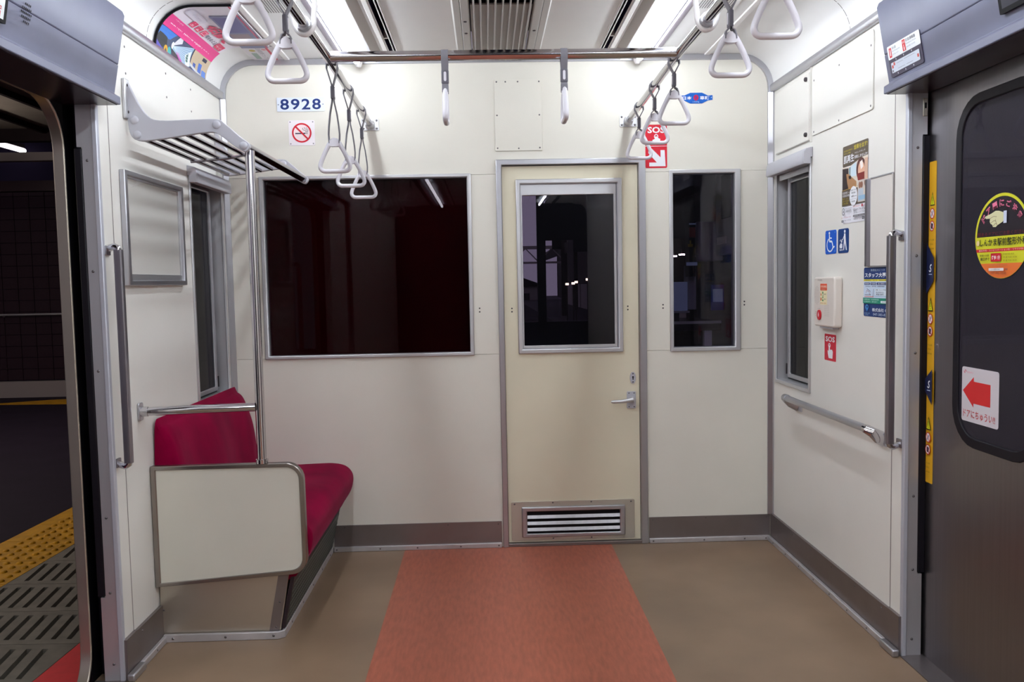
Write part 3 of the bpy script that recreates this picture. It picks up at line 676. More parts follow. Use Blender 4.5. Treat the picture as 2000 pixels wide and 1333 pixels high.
def copy_tree(src, name, label, loc):
    c = src.copy(); c.name = name; COL.objects.link(c); c.location = loc; c['label'] = label; WL[c.name] = Vector((0, 0, 0))
    for ch in list(src.children):
        k = ch.copy(); COL.objects.link(k); k.parent = c
        for g_ in list(ch.children):
            q = g_.copy(); COL.objects.link(q); q.parent = k
    return c
SY = [-.290, -.640, -1.000, -1.715, -2.095]
proto_long = proto_short = None
for i, y in enumerate(SY):
    lab = '%s strap on the left rail, %s' % ('long-belted' if i < 3 else 'short-belted', ordn[i])
    loc = (-BX, y, zbar(y))
    if i == 0: proto_long = make_strap('hanging_strap', lab, loc, True, 0, G)
    elif i < 3: copy_tree(proto_long, 'hanging_strap', lab, loc)
    elif i == 3: proto_short = make_strap('hanging_strap', lab, loc, False, 0, G)
    else: copy_tree(proto_short, 'hanging_strap', lab, loc)
for i, y in enumerate(SY):
    extra = {0: ' over the red arrow sign', 1: ' before the SOS sign', 2: ' before the blue builder plate'}.get(i, '')
    copy_tree(proto_short, 'hanging_strap', 'short-belted strap on the right rail, %s%s' % (ordn[i], extra), (BX, y, zbar(y)))
for x in (-.206, .206):
    c = copy_tree(proto_short, 'hanging_strap', 'strap seen edge-on, hanging from the cross rail %s of the hatch' % ('left' if x < 0 else 'right'), (x, -1.09, 2.0745)); c.rotation_euler = (0, 0, math.pi/2)

# ================================================================== luggage rack, bench, partition (left)
RK = thing('luggage_rack', 'steel tube luggage rack with grey end brackets above the bench', 'luggage rack', (-1.1, -.6, 1.76))
br = catmull([(-1.296, 2.000), (-1.287, 1.994), (-1.258, 1.930), (-1.225, 1.882), (-1.185, 1.866), (-1.08, 1.867), (-.992, 1.868), (-.962, 1.850), (-.915, 1.808), (-.888, 1.787), (-.882, 1.772), (-.892, 1.758), (-.905, 1.757), (-.935, 1.776), (-.985, 1.815), (-1.02, 1.8235), (-1.12, 1.811), (-1.215, 1.799), (-1.262, 1.799), (-1.284, 1.818), (-1.292, 1.860), (-1.298, 1.93)], 3)
for y0, y1 in ((-1.102, -1.084), (-.128, -.110)):
    bk = MB().prism(br, 'y', y0, y1).build('bracket', 'bracket_grey', RK, bevel=.003, angle=50)
    for (x, z) in ((-1.269, 1.868), (-1.262, 1.818), (-.992, 1.848), (-.903, 1.776)): MB().dome((x, y0, z), (0, -1, 0), .0145, .007, 14).build('bolt_cap', 'bracket_grey', bk)
for (x, z) in ((-1.245, 1.806), (-1.197, 1.808), (-1.148, 1.814), (-1.098, 1.820), (-1.047, 1.826), (-.998, 1.838)):
    MB().tube([(x, -1.088, z), (x, -.122, z)], .0088, 12).build('rod', 'rack_tube', RK)
MB().tube([(-.905, -1.088, 1.779), (-.905, -.122, 1.779)], .0155, 16).build('front_rail', 'rack_tube', RK)
MB().tube([(-.952, -1.088, 1.812), (-.952, -.122, 1.812)], .0088, 12).build('rod', 'rack_tube', RK)
MB().tube([(-1.252, -.60, 1.796), (-1.10, -.60, 1.808), (-1.0, -.60, 1.826), (-.905, -.60, 1.768)], .006, 10).build('cross_tie', 'rack_tube', RK)
wp = MB().box(-1.2995, -1.288, -1.122, -1.082, 1.872, 2.006).build('wall_plate', 'alu_light', RK, bevel=.003)
screws([(-1.288, -1.102, 1.985), (-1.288, -1.102, 1.895)], (1, 0, 0), wp, .0055, .003, 'screw_dark')

SP = thing('stanchion', 'chrome upright pole from the bench partition to the luggage rack', 'pole', (-.9, -1.04, .66))
MB().tube([(-.899, -1.04, .662), (-.899, -1.04, 1.768)], .0165, 18).build('pole', 'chrome', SP)
MB().tube([(-.899, -1.04, .658), (-.899, -1.04, .672)], .022, 18).build('foot_collar', 'chrome', SP)
AR = thing('bench_rail', 'chrome horizontal rail from the left wall to the pole', 'rail', (-1.1, -1.07, .863))
MB().tube([(-1.290, -1.106, .863), (-1.10, -1.078, .864), (-.915, -1.045, .862)], .0155, 18).build('tube', 'chrome', AR)
fl = MB().prism(rrect(-1.125, -1.087, .832, .895, .008, 3), 'x', -1.2995, -1.292).build('wall_flange', 'alu', AR, bevel=.002)
MB().tube([(-1.293, -1.106, .863), (-1.270, -1.1035, .863)], .0175, 16).build('collar', 'chrome', AR)

PT = thing('bench_partition', 'cream bench end panel with metal edging and rounded corners', 'partition', (-1.03, -1.03, .2))
def rc(pts, rs, n=6):     # polygon with its corners rounded
    out = []; N = len(pts)
    for k in range(N):
        p = Vector(pts[k]).to_2d() if len(pts[k]) > 2 else Vector(pts[k]); a = Vector(pts[k-1]); c = Vector(pts[(k+1) % N]); r = rs[k]
        if r <= 0: out += [tuple(p)]*(n+1); continue
        d0 = (a-p).normalized(); d1 = (c-p).normalized(); an = d0.angle(d1); L = r/math.tan(an/2)
        s0 = p+d0*L; s1 = p+d1*L; ce = p+(d0+d1).normalized()*(r/math.sin(an/2))
        for j in range(n+1):
            tt = j/n; v = s0.lerp(s1, tt)-ce; out.append(tuple(ce+v.normalized()*r))
    return out
Po = rc([(-1.298, .655), (-.7535, .656), (-.7500, .250), (-1.298, .212)], [.002, .062, .058, .002])
Pi = rc([(-1.279, .640), (-.7705, .641), (-.7670, .265), (-1.279, .2265)], [.002, .046, .044, .002])
MB().ring(Po, Pi, 'y', -1.0455, -1.0145).build('edging', 'edge_steel', PT, bevel=.003)
MB().prism(Pi, 'y', -1.040, -1.020).build('panel', 'cream_seat', PT)

BN = thing('bench', 'short magenta velvet bench against the left wall', 'bench', (-1.05, -.5, 0))
prof = [(-1.255, .43), (-1.10, .432), (-.90, .438), (-.825, .437), (-.775, .424), (-.746, .395), (-.739, .358), (-.752, .305), (-.785, .252), (-.812, .215), (-.86, .205), (-1.0, .205), (-1.255, .205)]
pc = catmull(prof, 4)
def loft(prof, ys, fn):
    b = MB(); n = len(prof)
    for y in ys:
        for p in prof: b.v.append(fn(p, y))
    for k in range(len(ys)-1):
        for j in range(n): b.f.append((k*n+j, k*n+(j+1) % n, (k+1)*n+(j+1) % n, (k+1)*n+j)); b.m.append(0)
    b.f.append(tuple(range(n))); b.f.append(tuple((len(ys)-1)*n+j for j in range(n))); b.m += [0, 0]; return b
ys = [-.999, -.995, -.988] + [-.98+.06*k for k in range(17)] + [-.012, -.003]
def seat_fn(p, y):
    e = min(1, max(0, (min(y+.999, -.003-y))/.012)); k = 1-.05*(1-e)**2
    dip = .012*math.sin(math.pi*((y+1.01) % .5)/.5)**2 * max(0, min(1, (p[1]-.36)/.06)) * max(0, min(1, (-.74-p[0])/.12))
    cx, cz = -1.0, .32; return (cx+(p[0]-cx)*k, y, cz+(p[1]-cz)*k-dip)
loft(pc, ys, seat_fn).build('cushion', 'velvet', BN, angle=60)
bp_ = [(-1.292, .400), (-1.292, .790), (-1.275, .792), (-1.250, .770), (-1.226, .712), (-1.205, .634), (-1.192, .530), (-1.186, .440), (-1.186, .40)]
bc = catmull(bp_, 4)
def back_fn(p, y):
    e = min(1, max(0, (min(y+.999, -.003-y))/.02)); k = (1-e)**2
    x = p[0]; dip = .020*math.sin(math.pi*((y+1.01) % .5)/.5)**2 if x > -1.285 else 0
    lift = -.014*k if p[1] > .7 else 0
    return (x-(.018*k if x > -1.27 else 0)-dip*max(0, min(1, (.80-p[1])/.12)), y, p[1]+lift)
loft(bc, ys, back_fn).build('backrest', 'velvet', BN, angle=60)
bs = MB().prism([(-1.296, .012), (-.866, .012), (-.815, .30), (-1.296, .30)], 'y', -1.012, -1.000).build('end_plate', 'plate_steel', BN, bevel=.001)
MB().prism([(-.905, .022), (-.868, .022), (-.822, .26), (-.859, .26)], 'y', -1.0145, -1.0115).build('edge_strip', 'skirt_metal', bs)
screws([(-.878, -1.0145, .040), (-.862, -1.0145, .135), (-1.285, -1.012, .115)], (0, -1, 0), bs, .004, .002)
kp = MB().prism([(-.872, .0), (-.858, .0), (-.808, .222), (-.822, .222)], 'y', -1.0, -.004).build('kick_plate', 'kick_dark', BN)
b = MB()          # pressed slots of the heater grille
for j in range(8):
    for i in range(44):
        z = .030+.0225*j; y = -.985+.0222*i+(.011 if j % 2 else 0); x = -.858+(z/.222)*.05+.0006
        dz, dy = .008, .006
        b.poly([(x+.0002, y-dy, z-dz*.2), (x+.0002, y-dy*.2, z-dz), (x+.002+.0005, y+dy, z+dz*.2), (x+.002+.0005, y+dy*.2, z+dz)])
stuff(b.build('heater_slots', 'kick_green', kp, recalc=False, smooth=False))
fs = MB().prism([(-1.285, -1.030), (-.868, -1.030), (-.846, -1.012), (-.846, -.02), (-.858, -.02), (-.858, -1.010), (-.872, -1.0165), (-1.285, -1.0165)], 'z', .0, .028).build('floor_strip', 'floor_strip_metal', BN, bevel=.002)
screws([(-1.25, -1.030, .014), (-1.06, -1.030, .014), (-.885, -1.030, .014)], (0, -1, 0), fs, .005, .002)
screws([(-.846, y, .014) for y in (-.9, -.7, -.5, -.3, -.1)], (1, 0, 0), fs, .005, .002)

# ================================================================== grab rails by the doors, handrail
for s in (1, -1):
    t = thing('grab_rail', 'vertical metal grab rail beside the %s' % ('closed right door' if s > 0 else 'open left doorway'), 'grab rail', (s*1.27, -1.30, .7), 'vertical grab rails by the doors')
    MB().prism(rrect(s*1.258-.013, s*1.258+.013, -1.322, -1.300, .005, 3), 'z', .725, 1.418).build('bar', 'handle_grey', t)
    for z in (.725, 1.418):
        dz = .012 if z > 1 else -.012
        b = MB().tube([(s*1.258, -1.311, z-dz*.5), (s*1.260, -1.311, z+dz*.3), (s*1.270, -1.309, z+dz*.9), (s*1.2995, -1.303, z+dz*.4)], .0115, 10, rb=.010).build('standoff', 'chrome', t)
        MB().prism(rrect(-1.318, -1.284, z-.016, z+.014, .004, 3), 'x', *sorted((s*1.2935, s*1.2998))).build('mount_plate', 'handle_grey', t, bevel=.001)
t = thing('handrail', 'short horizontal handrail on the right wall below the narrow window', 'handrail', (1.25, -.78, .72))
MB().tube([(1.240, -.365, .751), (1.240, -1.185, .753)], .0150, 16, rb=.0135).build('bar', 'alu', t)
for (y, dy, mt_) in ((-.372, .065, 'alu'), (-1.180, -.075, 'chrome')):
    sg = 1 if dy > 0 else -1
    b = MB().tube([(1.240, y-sg*.010, .752), (1.238, y+sg*.016, .752), (1.246, y+sg*.028, .746), (1.268, y+dy*.35, .730), (1.299, y-sg*.012+dy*.3, .715)], [.0165, .017, .016, .012, .010], 14, rb=[.0165, .017, .018, .024, .026], up=(0, 0, 1)).build('end_bracket', mt_, t)
    MB().box(1.294, 1.2997, min(y-.03, y+.03), max(y-.03, y+.03), .692, .742).build('wall_plate', 'bracket_grey', b, bevel=.002)

# ================================================================== covers and frames on the walls
H = thing('access_hatch', 'cream screwed cover plate high on the end wall above the cab door', 'cover plate', (.088, -.003, 1.908))
MB().prism(rrect(-.0235, .2005, 1.9085, 2.242, .004, 2), 'y', -.005, -.0004).build('plate', 'cream_end', H, bevel=.0015)
screws([(x, -.005, z) for x in (-.012, .188) for z in (1.922, 2.075, 2.230)]+[(.088, -.005, 2.23), (.03, -.005, 2.23), (.088, -.005, 1.92)], (0, -1, 0), H, .004, .002)
H = thing('wall_cupboard', 'cream cupboard door with two knobs in the upper right corner', 'cupboard', (1.297, -.285, 1.86))
MB().prism(rrect(-.492, -.076, 1.862, 2.142, .003, 2), 'x', 1.289, 1.2996).build('door', 'cream_side', H, bevel=.0025)
for z in (1.888, 2.118):
    k = MB().tube([(1.289, -.466, z), (1.282, -.466, z), (1.279, -.466, z)], [.0095, .0095, .0065], 16).build('knob', 'screw_dark', H)
MB().box(1.291, 1.2995, -.504, -.497, 1.852, 2.16).build('side_bead', 'cream_side', H)
H = thing('wall_cover', 'wide cream screwed cover plate below the right cornice', 'cover plate', (1.298, -.79, 1.872))
MB().prism(rrect(-1.082, -.512, 1.874, 2.152, .012, 3), 'x', 1.2945, 1.2997).build('plate', 'cream_side', H, bevel=.0015)
screws([(1.2945, y, z) for y in (-.535, -.79, -1.066) for z in (1.888, 2.098)], (-1, 0, 0), H, .0045, .0015)
screws([(-1.2998, y, z) for y in (-.70, -.42, -1.08) for z in (2.03, 2.12)], (1, 0, 0), WLf, .0045, .002)
# empty advert frame, left
A = thing('advert_frame', 'empty aluminium advert frame with clear cover beside the left doorway', 'frame', (-1.29, -.9, 1.3))
MB().frame(-1.178, -.618, 1.303, 1.693, (.024, .024, .018, .016), 'x', -1.2998, -1.280).build('frame', 'alu', A, bevel=.003)
MB().frame(-1.154, -.642, 1.321, 1.677, (.006, .008, .022, .007), 'x', -1.2996, -1.290).build('inner_rail', 'alu_light', A, bevel=.001)
MB().box(-1.2992, -1.2965, -1.152, -.646, 1.325, 1.675).build('backing', 'cream_side', A)
MB().box(-1.289, -1.2875, -1.153, -.643, 1.322, 1.676).build('clear_cover', 'pane_clear', A)
A = thing('poster_holder', 'empty clear poster holder with dark metal side rail by the right door', 'frame', (1.29, -1.14, 1.32))
MB().box(1.2925, 1.2975, -1.238, -1.072, 1.322, 1.629).build('backing', 'clear_white', A, bevel=.001)
MB().prism([(1.2996, -1.040), (1.286, -1.044), (1.284, -1.066), (1.2925, -1.078), (1.2996, -1.078)], 'z', 1.320, 1.632).build('side_rail', 'handle_grey', A, bevel=.002)
for z in (1.629, 1.317): MB().box(1.2905, 1.2996, -1.238, -1.078, z, z+.005).build('edge_rail', 'alu', A)

# ================================================================== signs on the end wall
NAVY = (24, 44, 104); WHT = (240, 242, 248); RED = (214, 30, 52); BLK = (28, 26, 30)
t, mp = board('number_plate', 'white plate with navy car number on the end wall', 'sign', (-1.0405, 0, 2.1065), PX, PZ, .2215, .064, (228, 236, 248), th=.003, r=.004)
p = Print()
for k, chx in enumerate('8928'): p.text(chx, .036+.0495*k, .0085, .0495, (30, 54, 118), 'c', .040, off=.020, res=5)
for u in (.007, .2145): p.ell(u, .032, .003, .003, (130, 140, 160), 10)
p.build(t, mp)
t, mp = board('no_smoking_sign', 'white no smoking sign below the car number plate', 'sign', (-.990, 0, 1.949), PX, PZ, .1215, .1165, (242, 236, 240), th=.002, r=.006)
p = Print(); p.ell(.0605, .0585, .042, .042, (250, 232, 234), 40)
p.rect(.030, .053, .078, .0585, (44, 52, 74)); p.rect(.081, .053, .0835, .0585, (44, 52, 74)); p.rect(.0855, .053, .0875, .0585, (44, 52, 74))
sm = catmull([(.078, .060), (.080, .068), (.073, .070), (.066, .074), (.066, .082)], 5, False); p.line(sm, .002, (70, 80, 100))
sm = catmull([(.083, .060), (.086, .070), (.080, .076), (.074, .078), (.074, .085)], 5, False); p.line(sm, .002, (70, 80, 100))
sm = catmull([(.087, .060), (.091, .072), (.084, .080), (.080, .085)], 5, False); p.line(sm, .0016, (100, 110, 128))
p.ringe(.0605, .0585, .0455, .0455, .0075, (206, 24, 46), 48); p.line([(.030, .090), (.091, .027)], .0075, (206, 24, 46))
for u in (.008, .1135):
    for v in (.008, .1085): p.ell(u, v, .0032, .0032, (140, 136, 142), 10)
p.build(t, mp)
t, mp = board('emergency_sign', 'red SOS sign with white arrow on the end wall right of the door', 'sign', (.690, 0, 1.818), PX, PZ, .1035, .204, RED, th=.001, r=.006)
p = Print(); p.text('SOS', .052, .164, .030, WHT, 'c', .082, off=.03)
p.ell(.052, .148, .010, .012, WHT, 18); p.ell(.052, .148, .006, .008, RED, 18); p.rect(.0465, .120, .0575, .149, WHT, .005); p.poly([(.036, .112), (.068, .112), (.072, .136), (.060, .142), (.047, .138), (.034, .132)], WHT)
p.rect(0, .1015, .1035, .1035, WHT)
p.poly([(.020, .092), (.030, .092), (.072, .050), (.072, .084), (.092, .084), (.096, .008), (.018, .008), (.018, .026), (.054, .026), (.014, .070), (.014, .078)], WHT)
p.build(t, mp)
t, mp = board('builder_plate', 'small blue builder plate with red emblem on the end wall', 'plate', (.856, 0, 2.114), PX, PZ, .156, .056, (20, 96, 190), th=.0001, r=0)
for ch in list(t.children): bpy.data.objects.remove(ch)
pl = [(0, .018), (.022, .018), (.050, .004), (.106, .004), (.134, .018), (.156, .020), (.156, .042), (.134, .040), (.106, .054), (.050, .054), (.022, .042), (0, .042)]
b = MB(); b.prism([(.856+u, 2.114+v) for u, v in pl], 'y', -.0025, -.0004); b.build('plate', ink((20, 96, 190)), t)
p = Print(); p.text('日本', .012, .021, .017, WHT, 'l', .045, off=.02); p.text('車輌', .096, .021, .017, WHT, 'l', .045, off=.02); p.ell(.077, .031, .012, .0135, (196, 24, 70), 20); p.line([(.071, .027), (.083, .035)], .0025, (20, 60, 150)); p.line([(.077, .022), (.077, .040)], .0025, (20, 60, 150)); p.text('1976', .077, .008, .006, (190, 214, 240), 'c', .030)
for u in (.006, .150): p.ell(u, .031, .0025, .0025, (190, 214, 240), 8)
p.build(t, plane_map((.856, -.0026, 2.114), PX, PZ))

# ================================================================== signs on the right wall (read with u towards the viewer)
def rboard(name, label, cat, y, z, w_, h_, mat, th=.0012, r=.003): return board(name, label, cat, (HW, y, z), -PY, PZ, w_, h_, mat, th=th, r=r)
t, mp = rboard('accessibility_sign', 'blue wheelchair symbol sign on the right wall', 'sign', -.655, 1.377, .108, .094, (18, 92, 206), th=.002, r=.010)
p = Print(); p.ell(.041, .083, .0068, .0055, WHT, 16); p.line([(.042, .077), (.044, .048)], .0080, WHT); p.line([(.043, .064), (.066, .062)], .0050, WHT); p.line([(.043, .050), (.068, .049), (.082, .022)], .0072, WHT); p.line([(.080, .025), (.095, .029)], .0058, WHT)
p.line([(.050+.031*math.cos(math.radians(a)), .036+.026*math.sin(math.radians(a))) for a in range(115, 355, 12)], .0058, WHT)
for u in (.010, .098):
    for v in (.010, .084): p.ell(u, v, .0028, .0024, (150, 180, 224), 8)
p.build(t, mp)
t, mp = rboard('pram_sign', 'navy pram symbol sign beside the wheelchair sign', 'sign', -.781, 1.377, .098, .093, (16, 60, 126), th=.002, r=.010)
p = Print(); p.ell(.064, .082, .0075, .006, WHT, 16); p.poly([(.058, .074), (.070, .074), (.074, .046), (.084, .010), (.076, .010), (.066, .040), (.058, .010), (.050, .010), (.056, .046)], WHT)
p.line([(.060, .066), (.046, .052), (.036, .050)], .004, WHT); p.ell(.036, .044, .006, .005, WHT, 12); p.poly([(.026, .038), (.042, .036), (.044, .022), (.018, .020), (.016, .028)], WHT); p.line([(.020, .020), (.042, .020)], .003, WHT); p.ell(.024, .012, .0045, .0038, WHT, 12); p.ell(.040, .012, .0045, .0038, WHT, 12); p.line([(.030, .052), (.022, .046)], .004, WHT)
p.build(t, mp)
t, mp = rboard('sos_sticker', 'red SOS sticker with pressing finger below the intercom', 'sign', -.651, .948, .114, .107, (208, 28, 56), r=.005)
p = Print(); p.text('SOS', .057, .076, .022, WHT, 'c', .092, off=.03); p.ell(.050, .062, .012, .009, WHT, 16); p.ell(.050, .062, .006, .0045, (208, 28, 56), 12); p.rect(.043, .022, .057, .062, WHT, .006)
p.poly([(.032, .042), (.040, .038), (.043, .044), (.078, .046), (.086, .038), (.082, .010), (.044, .010), (.036, .026)], WHT); p.build(t, mp)
# tall advert poster
BR = (92, 80, 66); YEL = (206, 190, 40)
t, mp = rboard('skincare_poster', 'tall brown and white skin clinic poster high on the right wall', 'poster', -.820, 1.488, .222, .292, (236, 236, 244), r=.006)
p = Print(); W_, Hh = .222, .292
p.poly(rrect(0, W_, .214, Hh, .006, 3), BR); p.text('結果を出す!', .100, .268, .018, YEL, 'l', .114, off=.015); p.text('お肌の悩みを根本から', .010, .270, .007, YEL, 'l', .078); p.text('今すぐご相談', .010, .2605, .006, YEL, 'l', .062)
p.text('肌再生', .010, .226, .030, WHT, 'l', .092, off=.02); p.text('サロンで今こそ', .108, .2515, .007, WHT, 'l', .09); p.text('挑戦しませんか?', .106, .234, .012, WHT, 'l', .110, off=.01)
p.poly([(0, .214), (.06, .211), (.12, .222), (.17, .232), (W_, .234), (W_, .122), (0, .122)], (224, 214, 200))
p.poly([(0, .209), (.055, .206), (.058, .122), (0, .122)], (52, 42, 44)); p.poly([(.060, .206), (.075, .209), (.072, .175), (.060, .185)], (120, 160, 176)); p.poly([(.078, .210), (.125, .222), (.125, .170), (.076, .172)], (206, 226, 236))
p.poly([(.036, .186), (.058, .184), (.088, .168), (.126, .150), (.128, .136), (.105, .122), (.060, .122), (.046, .150)], (176, 132, 92)); p.poly([(.056, .176), (.078, .176), (.082, .164), (.062, .164)], (48, 40, 40))
p.ell(.165, .190, .040, .042, (86, 44, 40), 24); p.ell(.168, .186, .028, .031, (228, 178, 150), 24); p.poly([(.155, .216), (.176, .222), (.186, .196), (.165, .188)], (248, 236, 230)); p.poly([(.132, .176), (.206, .178), (.196, .148), (.165, .142), (.140, .152)], (130, 44, 40)); p.rect(.196, .15, .222, .225, (214, 176, 154))
p.rect(0, .066, W_, .126, BR); p.line([(0, .126), (.14, .132)], .0016, (200, 160, 80))
p.text('肌質改善コース', .006, .111, .009, WHT, 'l', .070); p.text('初回限定体験', .006, .100, .009, WHT, 'l', .062); p.text('毛穴・シミ', .006, .090, .007, YEL, 'l', .05); p.text('しわ・たるみ', .006, .081, .007, YEL, 'l', .058); p.text('ニキビ跡', .006, .072, .007, YEL, 'l', .05)
p.rect(.142, .070, .214, .150, (206, 196, 188)); p.ell(.160, .132, .010, .012, (150, 104, 84), 14); p.ell(.176, .132, .010, .012, (140, 96, 78), 14); p.poly([(.148, .118), (.190, .118), (.192, .074), (.146, .074)], (186, 196, 208)); p.ell(.205, .136, .007, .010, (160, 120, 100), 12); p.poly([(.196, .122), (.214, .122), (.214, .080), (.194, .080)], (220, 206, 190)); p.rect(.150, .078, .205, .094, (150, 186, 214))
p.ell(.107, .098, .034, .036, WHT, 30); p.text('初めての方', .107, .116, .007, BLK, 'c', .042); p.text('特別価格', .107, .106, .007, BLK, 'c', .036); p.text('60分', .090, .093, .008, BLK, 'l', .020, off=.02); p.text('体験 4,980円', .112, .0935, .005, BLK, 'l', .024); p.text('カウンセリング付', .107, .084, .005, BLK, 'c', .046); p.text('予約制', .107, .0745, .006, BLK, 'c', .032)
p.ringe(.020, .045, .014, .014, .003, (84, 84, 90), 24); p.poly([(.014, .039), (.020, .053), (.026, .039), (.020, .043)], (84, 84, 90)); p.text('SKIN CARE SALON', .038, .053, .004, (120, 120, 126), 'l', .056); p.text('ARIES', .042, .040, .010, (84, 84, 90), 'l', .050); p.text('アリエス', .054, .032, .004, (120, 120, 126), 'l', .026)
p.text('新鎌ヶ谷駅徒歩3分', .108, .0545, .005, (200, 90, 90), 'l', .062); p.ell(.186, .057, .006, .006, (190, 50, 60), 12); p.text('完全予約制', .194, .0545, .005, (220, 130, 150), 'l', .022); p.text('☎047-779-9156', .108, .039, .011, (90, 90, 100), 'l', .106, off=.01)
p.text('ご予約・お問い合わせはお電話で', .108, .031, .005, (110, 110, 118), 'l', .104); p.rect(.110, .019, .208, .026, (96, 92, 96), .002); p.text('営業時間 10:00-20:00', .116, .0205, .004, WHT, 'l', .085)
p.text('ネット予約はこちら', .004, .019, .006, (190, 100, 104), 'l', .088); p.rect(.006, .005, .026, .013, (80, 80, 88), .002); p.text('検索', .009, .0065, .005, WHT, 'l', .014); p.text('新鎌ヶ谷 肌再生', .032, .008, .005, (130, 130, 140), 'l', .062); p.text('千葉県鎌ケ谷市', .112, .007, .006, (120, 120, 130), 'l', .070); p.rect(.188, .006, .208, .016, (80, 80, 88), .002); p.text('P有', .191, .008, .006, WHT, 'l', .014)
p.build(t, mp)
# blue recruiting poster
NB = (30, 60, 120)
t, mp = rboard('recruiting_poster', 'navy and green staff recruiting poster beside the right grab rail', 'poster', -1.014, 1.141, .222, .176, NB, r=.007)
p = Print(); p.text('事業拡大につき', .055, .162, .008, (190, 206, 230), 'l', .11, off=.01); p.text('スタッフ大募集!!', .008, .140, .017, WHT, 'l', .208, off=.03)
p.rect(0, .1265, .222, .1335, (226, 216, 60)); p.text('未経験者歓迎・学歴不問・資格取得支援制度あり', .004, .1278, .0045, (40, 60, 90), 'l', .21)
p.rect(0, .067, .222, .1265, (206, 222, 242)); 
for u, ww, s_ in ((.006, .045, '警備員'), (.056, .045, '作業員'), (.106, .108, '施工管理スタッフ')): p.rect(u, .1135, u+ww, .1225, (44, 66, 120), .001); p.text(s_, u+ww/2, .1152, .0055, WHT, 'c', ww*.8)
p.text('日給保証・寮完備・経験者優遇', .016, .106, .0045, (60, 80, 120), 'l', .15)
p.line([(.012, .078), (.060, .078), (.046, .083)], .0022, (130, 130, 150)); p.line([(.020, .084), (.028, .094), (.056, .086)], .0018, (170, 120, 130)); p.line([(.030, .100), (.058, .090)], .0018, (60, 60, 70)); p.rect(.010, .070, .085, .073, (220, 150, 150)); p.line([(.078, .070), (.084, .100)], .002, (80, 90, 110))
p.rect(.094, .074, .188, .103, (170, 200, 228)); p.rect(.0955, .0755, .1865, .1015, (222, 234, 246)); p.text('資格・キャリア不問', .102, .093, .006, (60, 80, 110), 'l', .076); p.text('電話面接OK', .104, .085, .005, (60, 80, 110), 'l', .06); p.text('時給1500円', .106, .077, .007, (60, 80, 110), 'l', .056, off=.01); p.rect(.196, .074, .222, .103, (150, 150, 190))
p.rect(0, .047, .222, .067, (32, 140, 116)); p.text('交通費支給・社会保険完備', .006, .059, .005, (200, 236, 224), 'l', .12); p.text('土日祝休み・賞与あり', .006, .051, .005, (200, 236, 224), 'l', .11); p.rect(.142, .050, .214, .058, (226, 236, 240), .003); p.text('求人サイトへ', .150, .0515, .005, (60, 70, 90), 'l', .05)
p.ell(.034, .033, .012, .010, (70, 150, 214), 20); p.ell(.036, .035, .006, .005, NB, 14); p.poly([(.026, .028), (.034, .018), (.044, .026), (.034, .030)], (50, 120, 196)); p.text('GLOBAL LIFE', .014, .009, .005, (150, 180, 220), 'l', .044); p.text('LINK', .022, .0035, .004, (150, 180, 220), 'l', .026)
p.text('株式会社 GLL', .078, .019, .013, (226, 232, 242), 'l', .138, off=.02); p.text('047-383-8788', .086, .005, .009, (190, 206, 232), 'l', .126, off=.01); p.text('Company', .18, .034, .004, (150, 180, 220), 'l', .03)
p.build(t, mp)
# intercom
I = thing('emergency_intercom', 'cream emergency intercom box with red button on the right wall', 'intercom', (1.285, -.72, 1.085))
MB().prism(rrect(-.826, -.618, 1.087, 1.286, .012, 4), 'x', 1.266, 1.2996).build('body', 'intercom', I, bevel=.007, seg=3)
mpI = plane_map((1.2658, -.618, 1.087), -PY, PZ)
p = Print(); p.rect(.068, .088, .138, .172, (240, 232, 190), .003); p.rect(.070, .145, .138, .172, (224, 92, 64), .003); p.text('非常通報器', .104, .156, .009, (246, 214, 190), 'c', .058, off=.01); p.text('EMERGENCY', .104, .148, .004, (246, 214, 190), 'c', .044)
p.rect(.074, .124, .082, .133, (214, 110, 60)); p.rect(.092, .122, .102, .140, (60, 140, 80), .002); p.rect(.094, .124, .1, .132, (240, 236, 200)); p.text('通報', .108, .128, .005, (120, 110, 90), 'l', .022); p.rect(.074, .104, .084, .116, (214, 110, 60)); p.rect(.092, .102, .104, .120, (60, 140, 80), .002); p.rect(.095, .108, .106, .116, (240, 236, 200)); p.text('通話', .109, .108, .005, (120, 110, 90), 'l', .022); p.text('乗務員に連絡', .074, .092, .005, (200, 120, 60), 'l', .058)
p.text('非常通報器', .045, .183, .007, (150, 140, 136), 'l', .046); p.text('通 話', .022, .055, .0045, (150, 140, 136), 'l', .016); p.text('ボタン', .018, .048, .0045, (150, 140, 136), 'l', .022); p.text('押', .024, .040, .0045, (150, 140, 136), 'l', .008); p.text('PUSH', .050, .069, .004, (150, 140, 136), 'l', .022)
p.build(I, mpI)
b = MB()
for i in range(11):
    for j in range(13):
        u, v = .036+.0055*(i-5), .125+.0058*(j-6)
        if ((u-.036)/.030)**2+((v-.125)/.037)**2 < 1: b.poly([mpI(u+.0014*math.cos(a*math.pi/3), v+.0014*math.sin(a*math.pi/3), .0003) for a in range(6)])
for i in range(8):
    for j in range(7): b.poly([mpI(.115+.006*i+.0012*math.cos(a*math.pi/3), .045+.007*j+.0012*math.sin(a*math.pi/3), .0003) for a in range(6)])
stuff(b.build('speaker_holes', 'taupe', I, recalc=False, smooth=False))
bt = MB().tube([tuple(mpI(.063, .046, 0)), tuple(mpI(.063, .046, .004)), tuple(mpI(.063, .046, .005))], [.0205, .0205, .017], 20).build('button', ink((200, 30, 48)), I)
Print().ell(0, 0, .006, .008, (240, 210, 214), 14).rect(-.002, -.004, .002, .011, (240, 210, 214), .001).build(bt, plane_map(mpI(.063, .046, .0052), -PY, PZ))
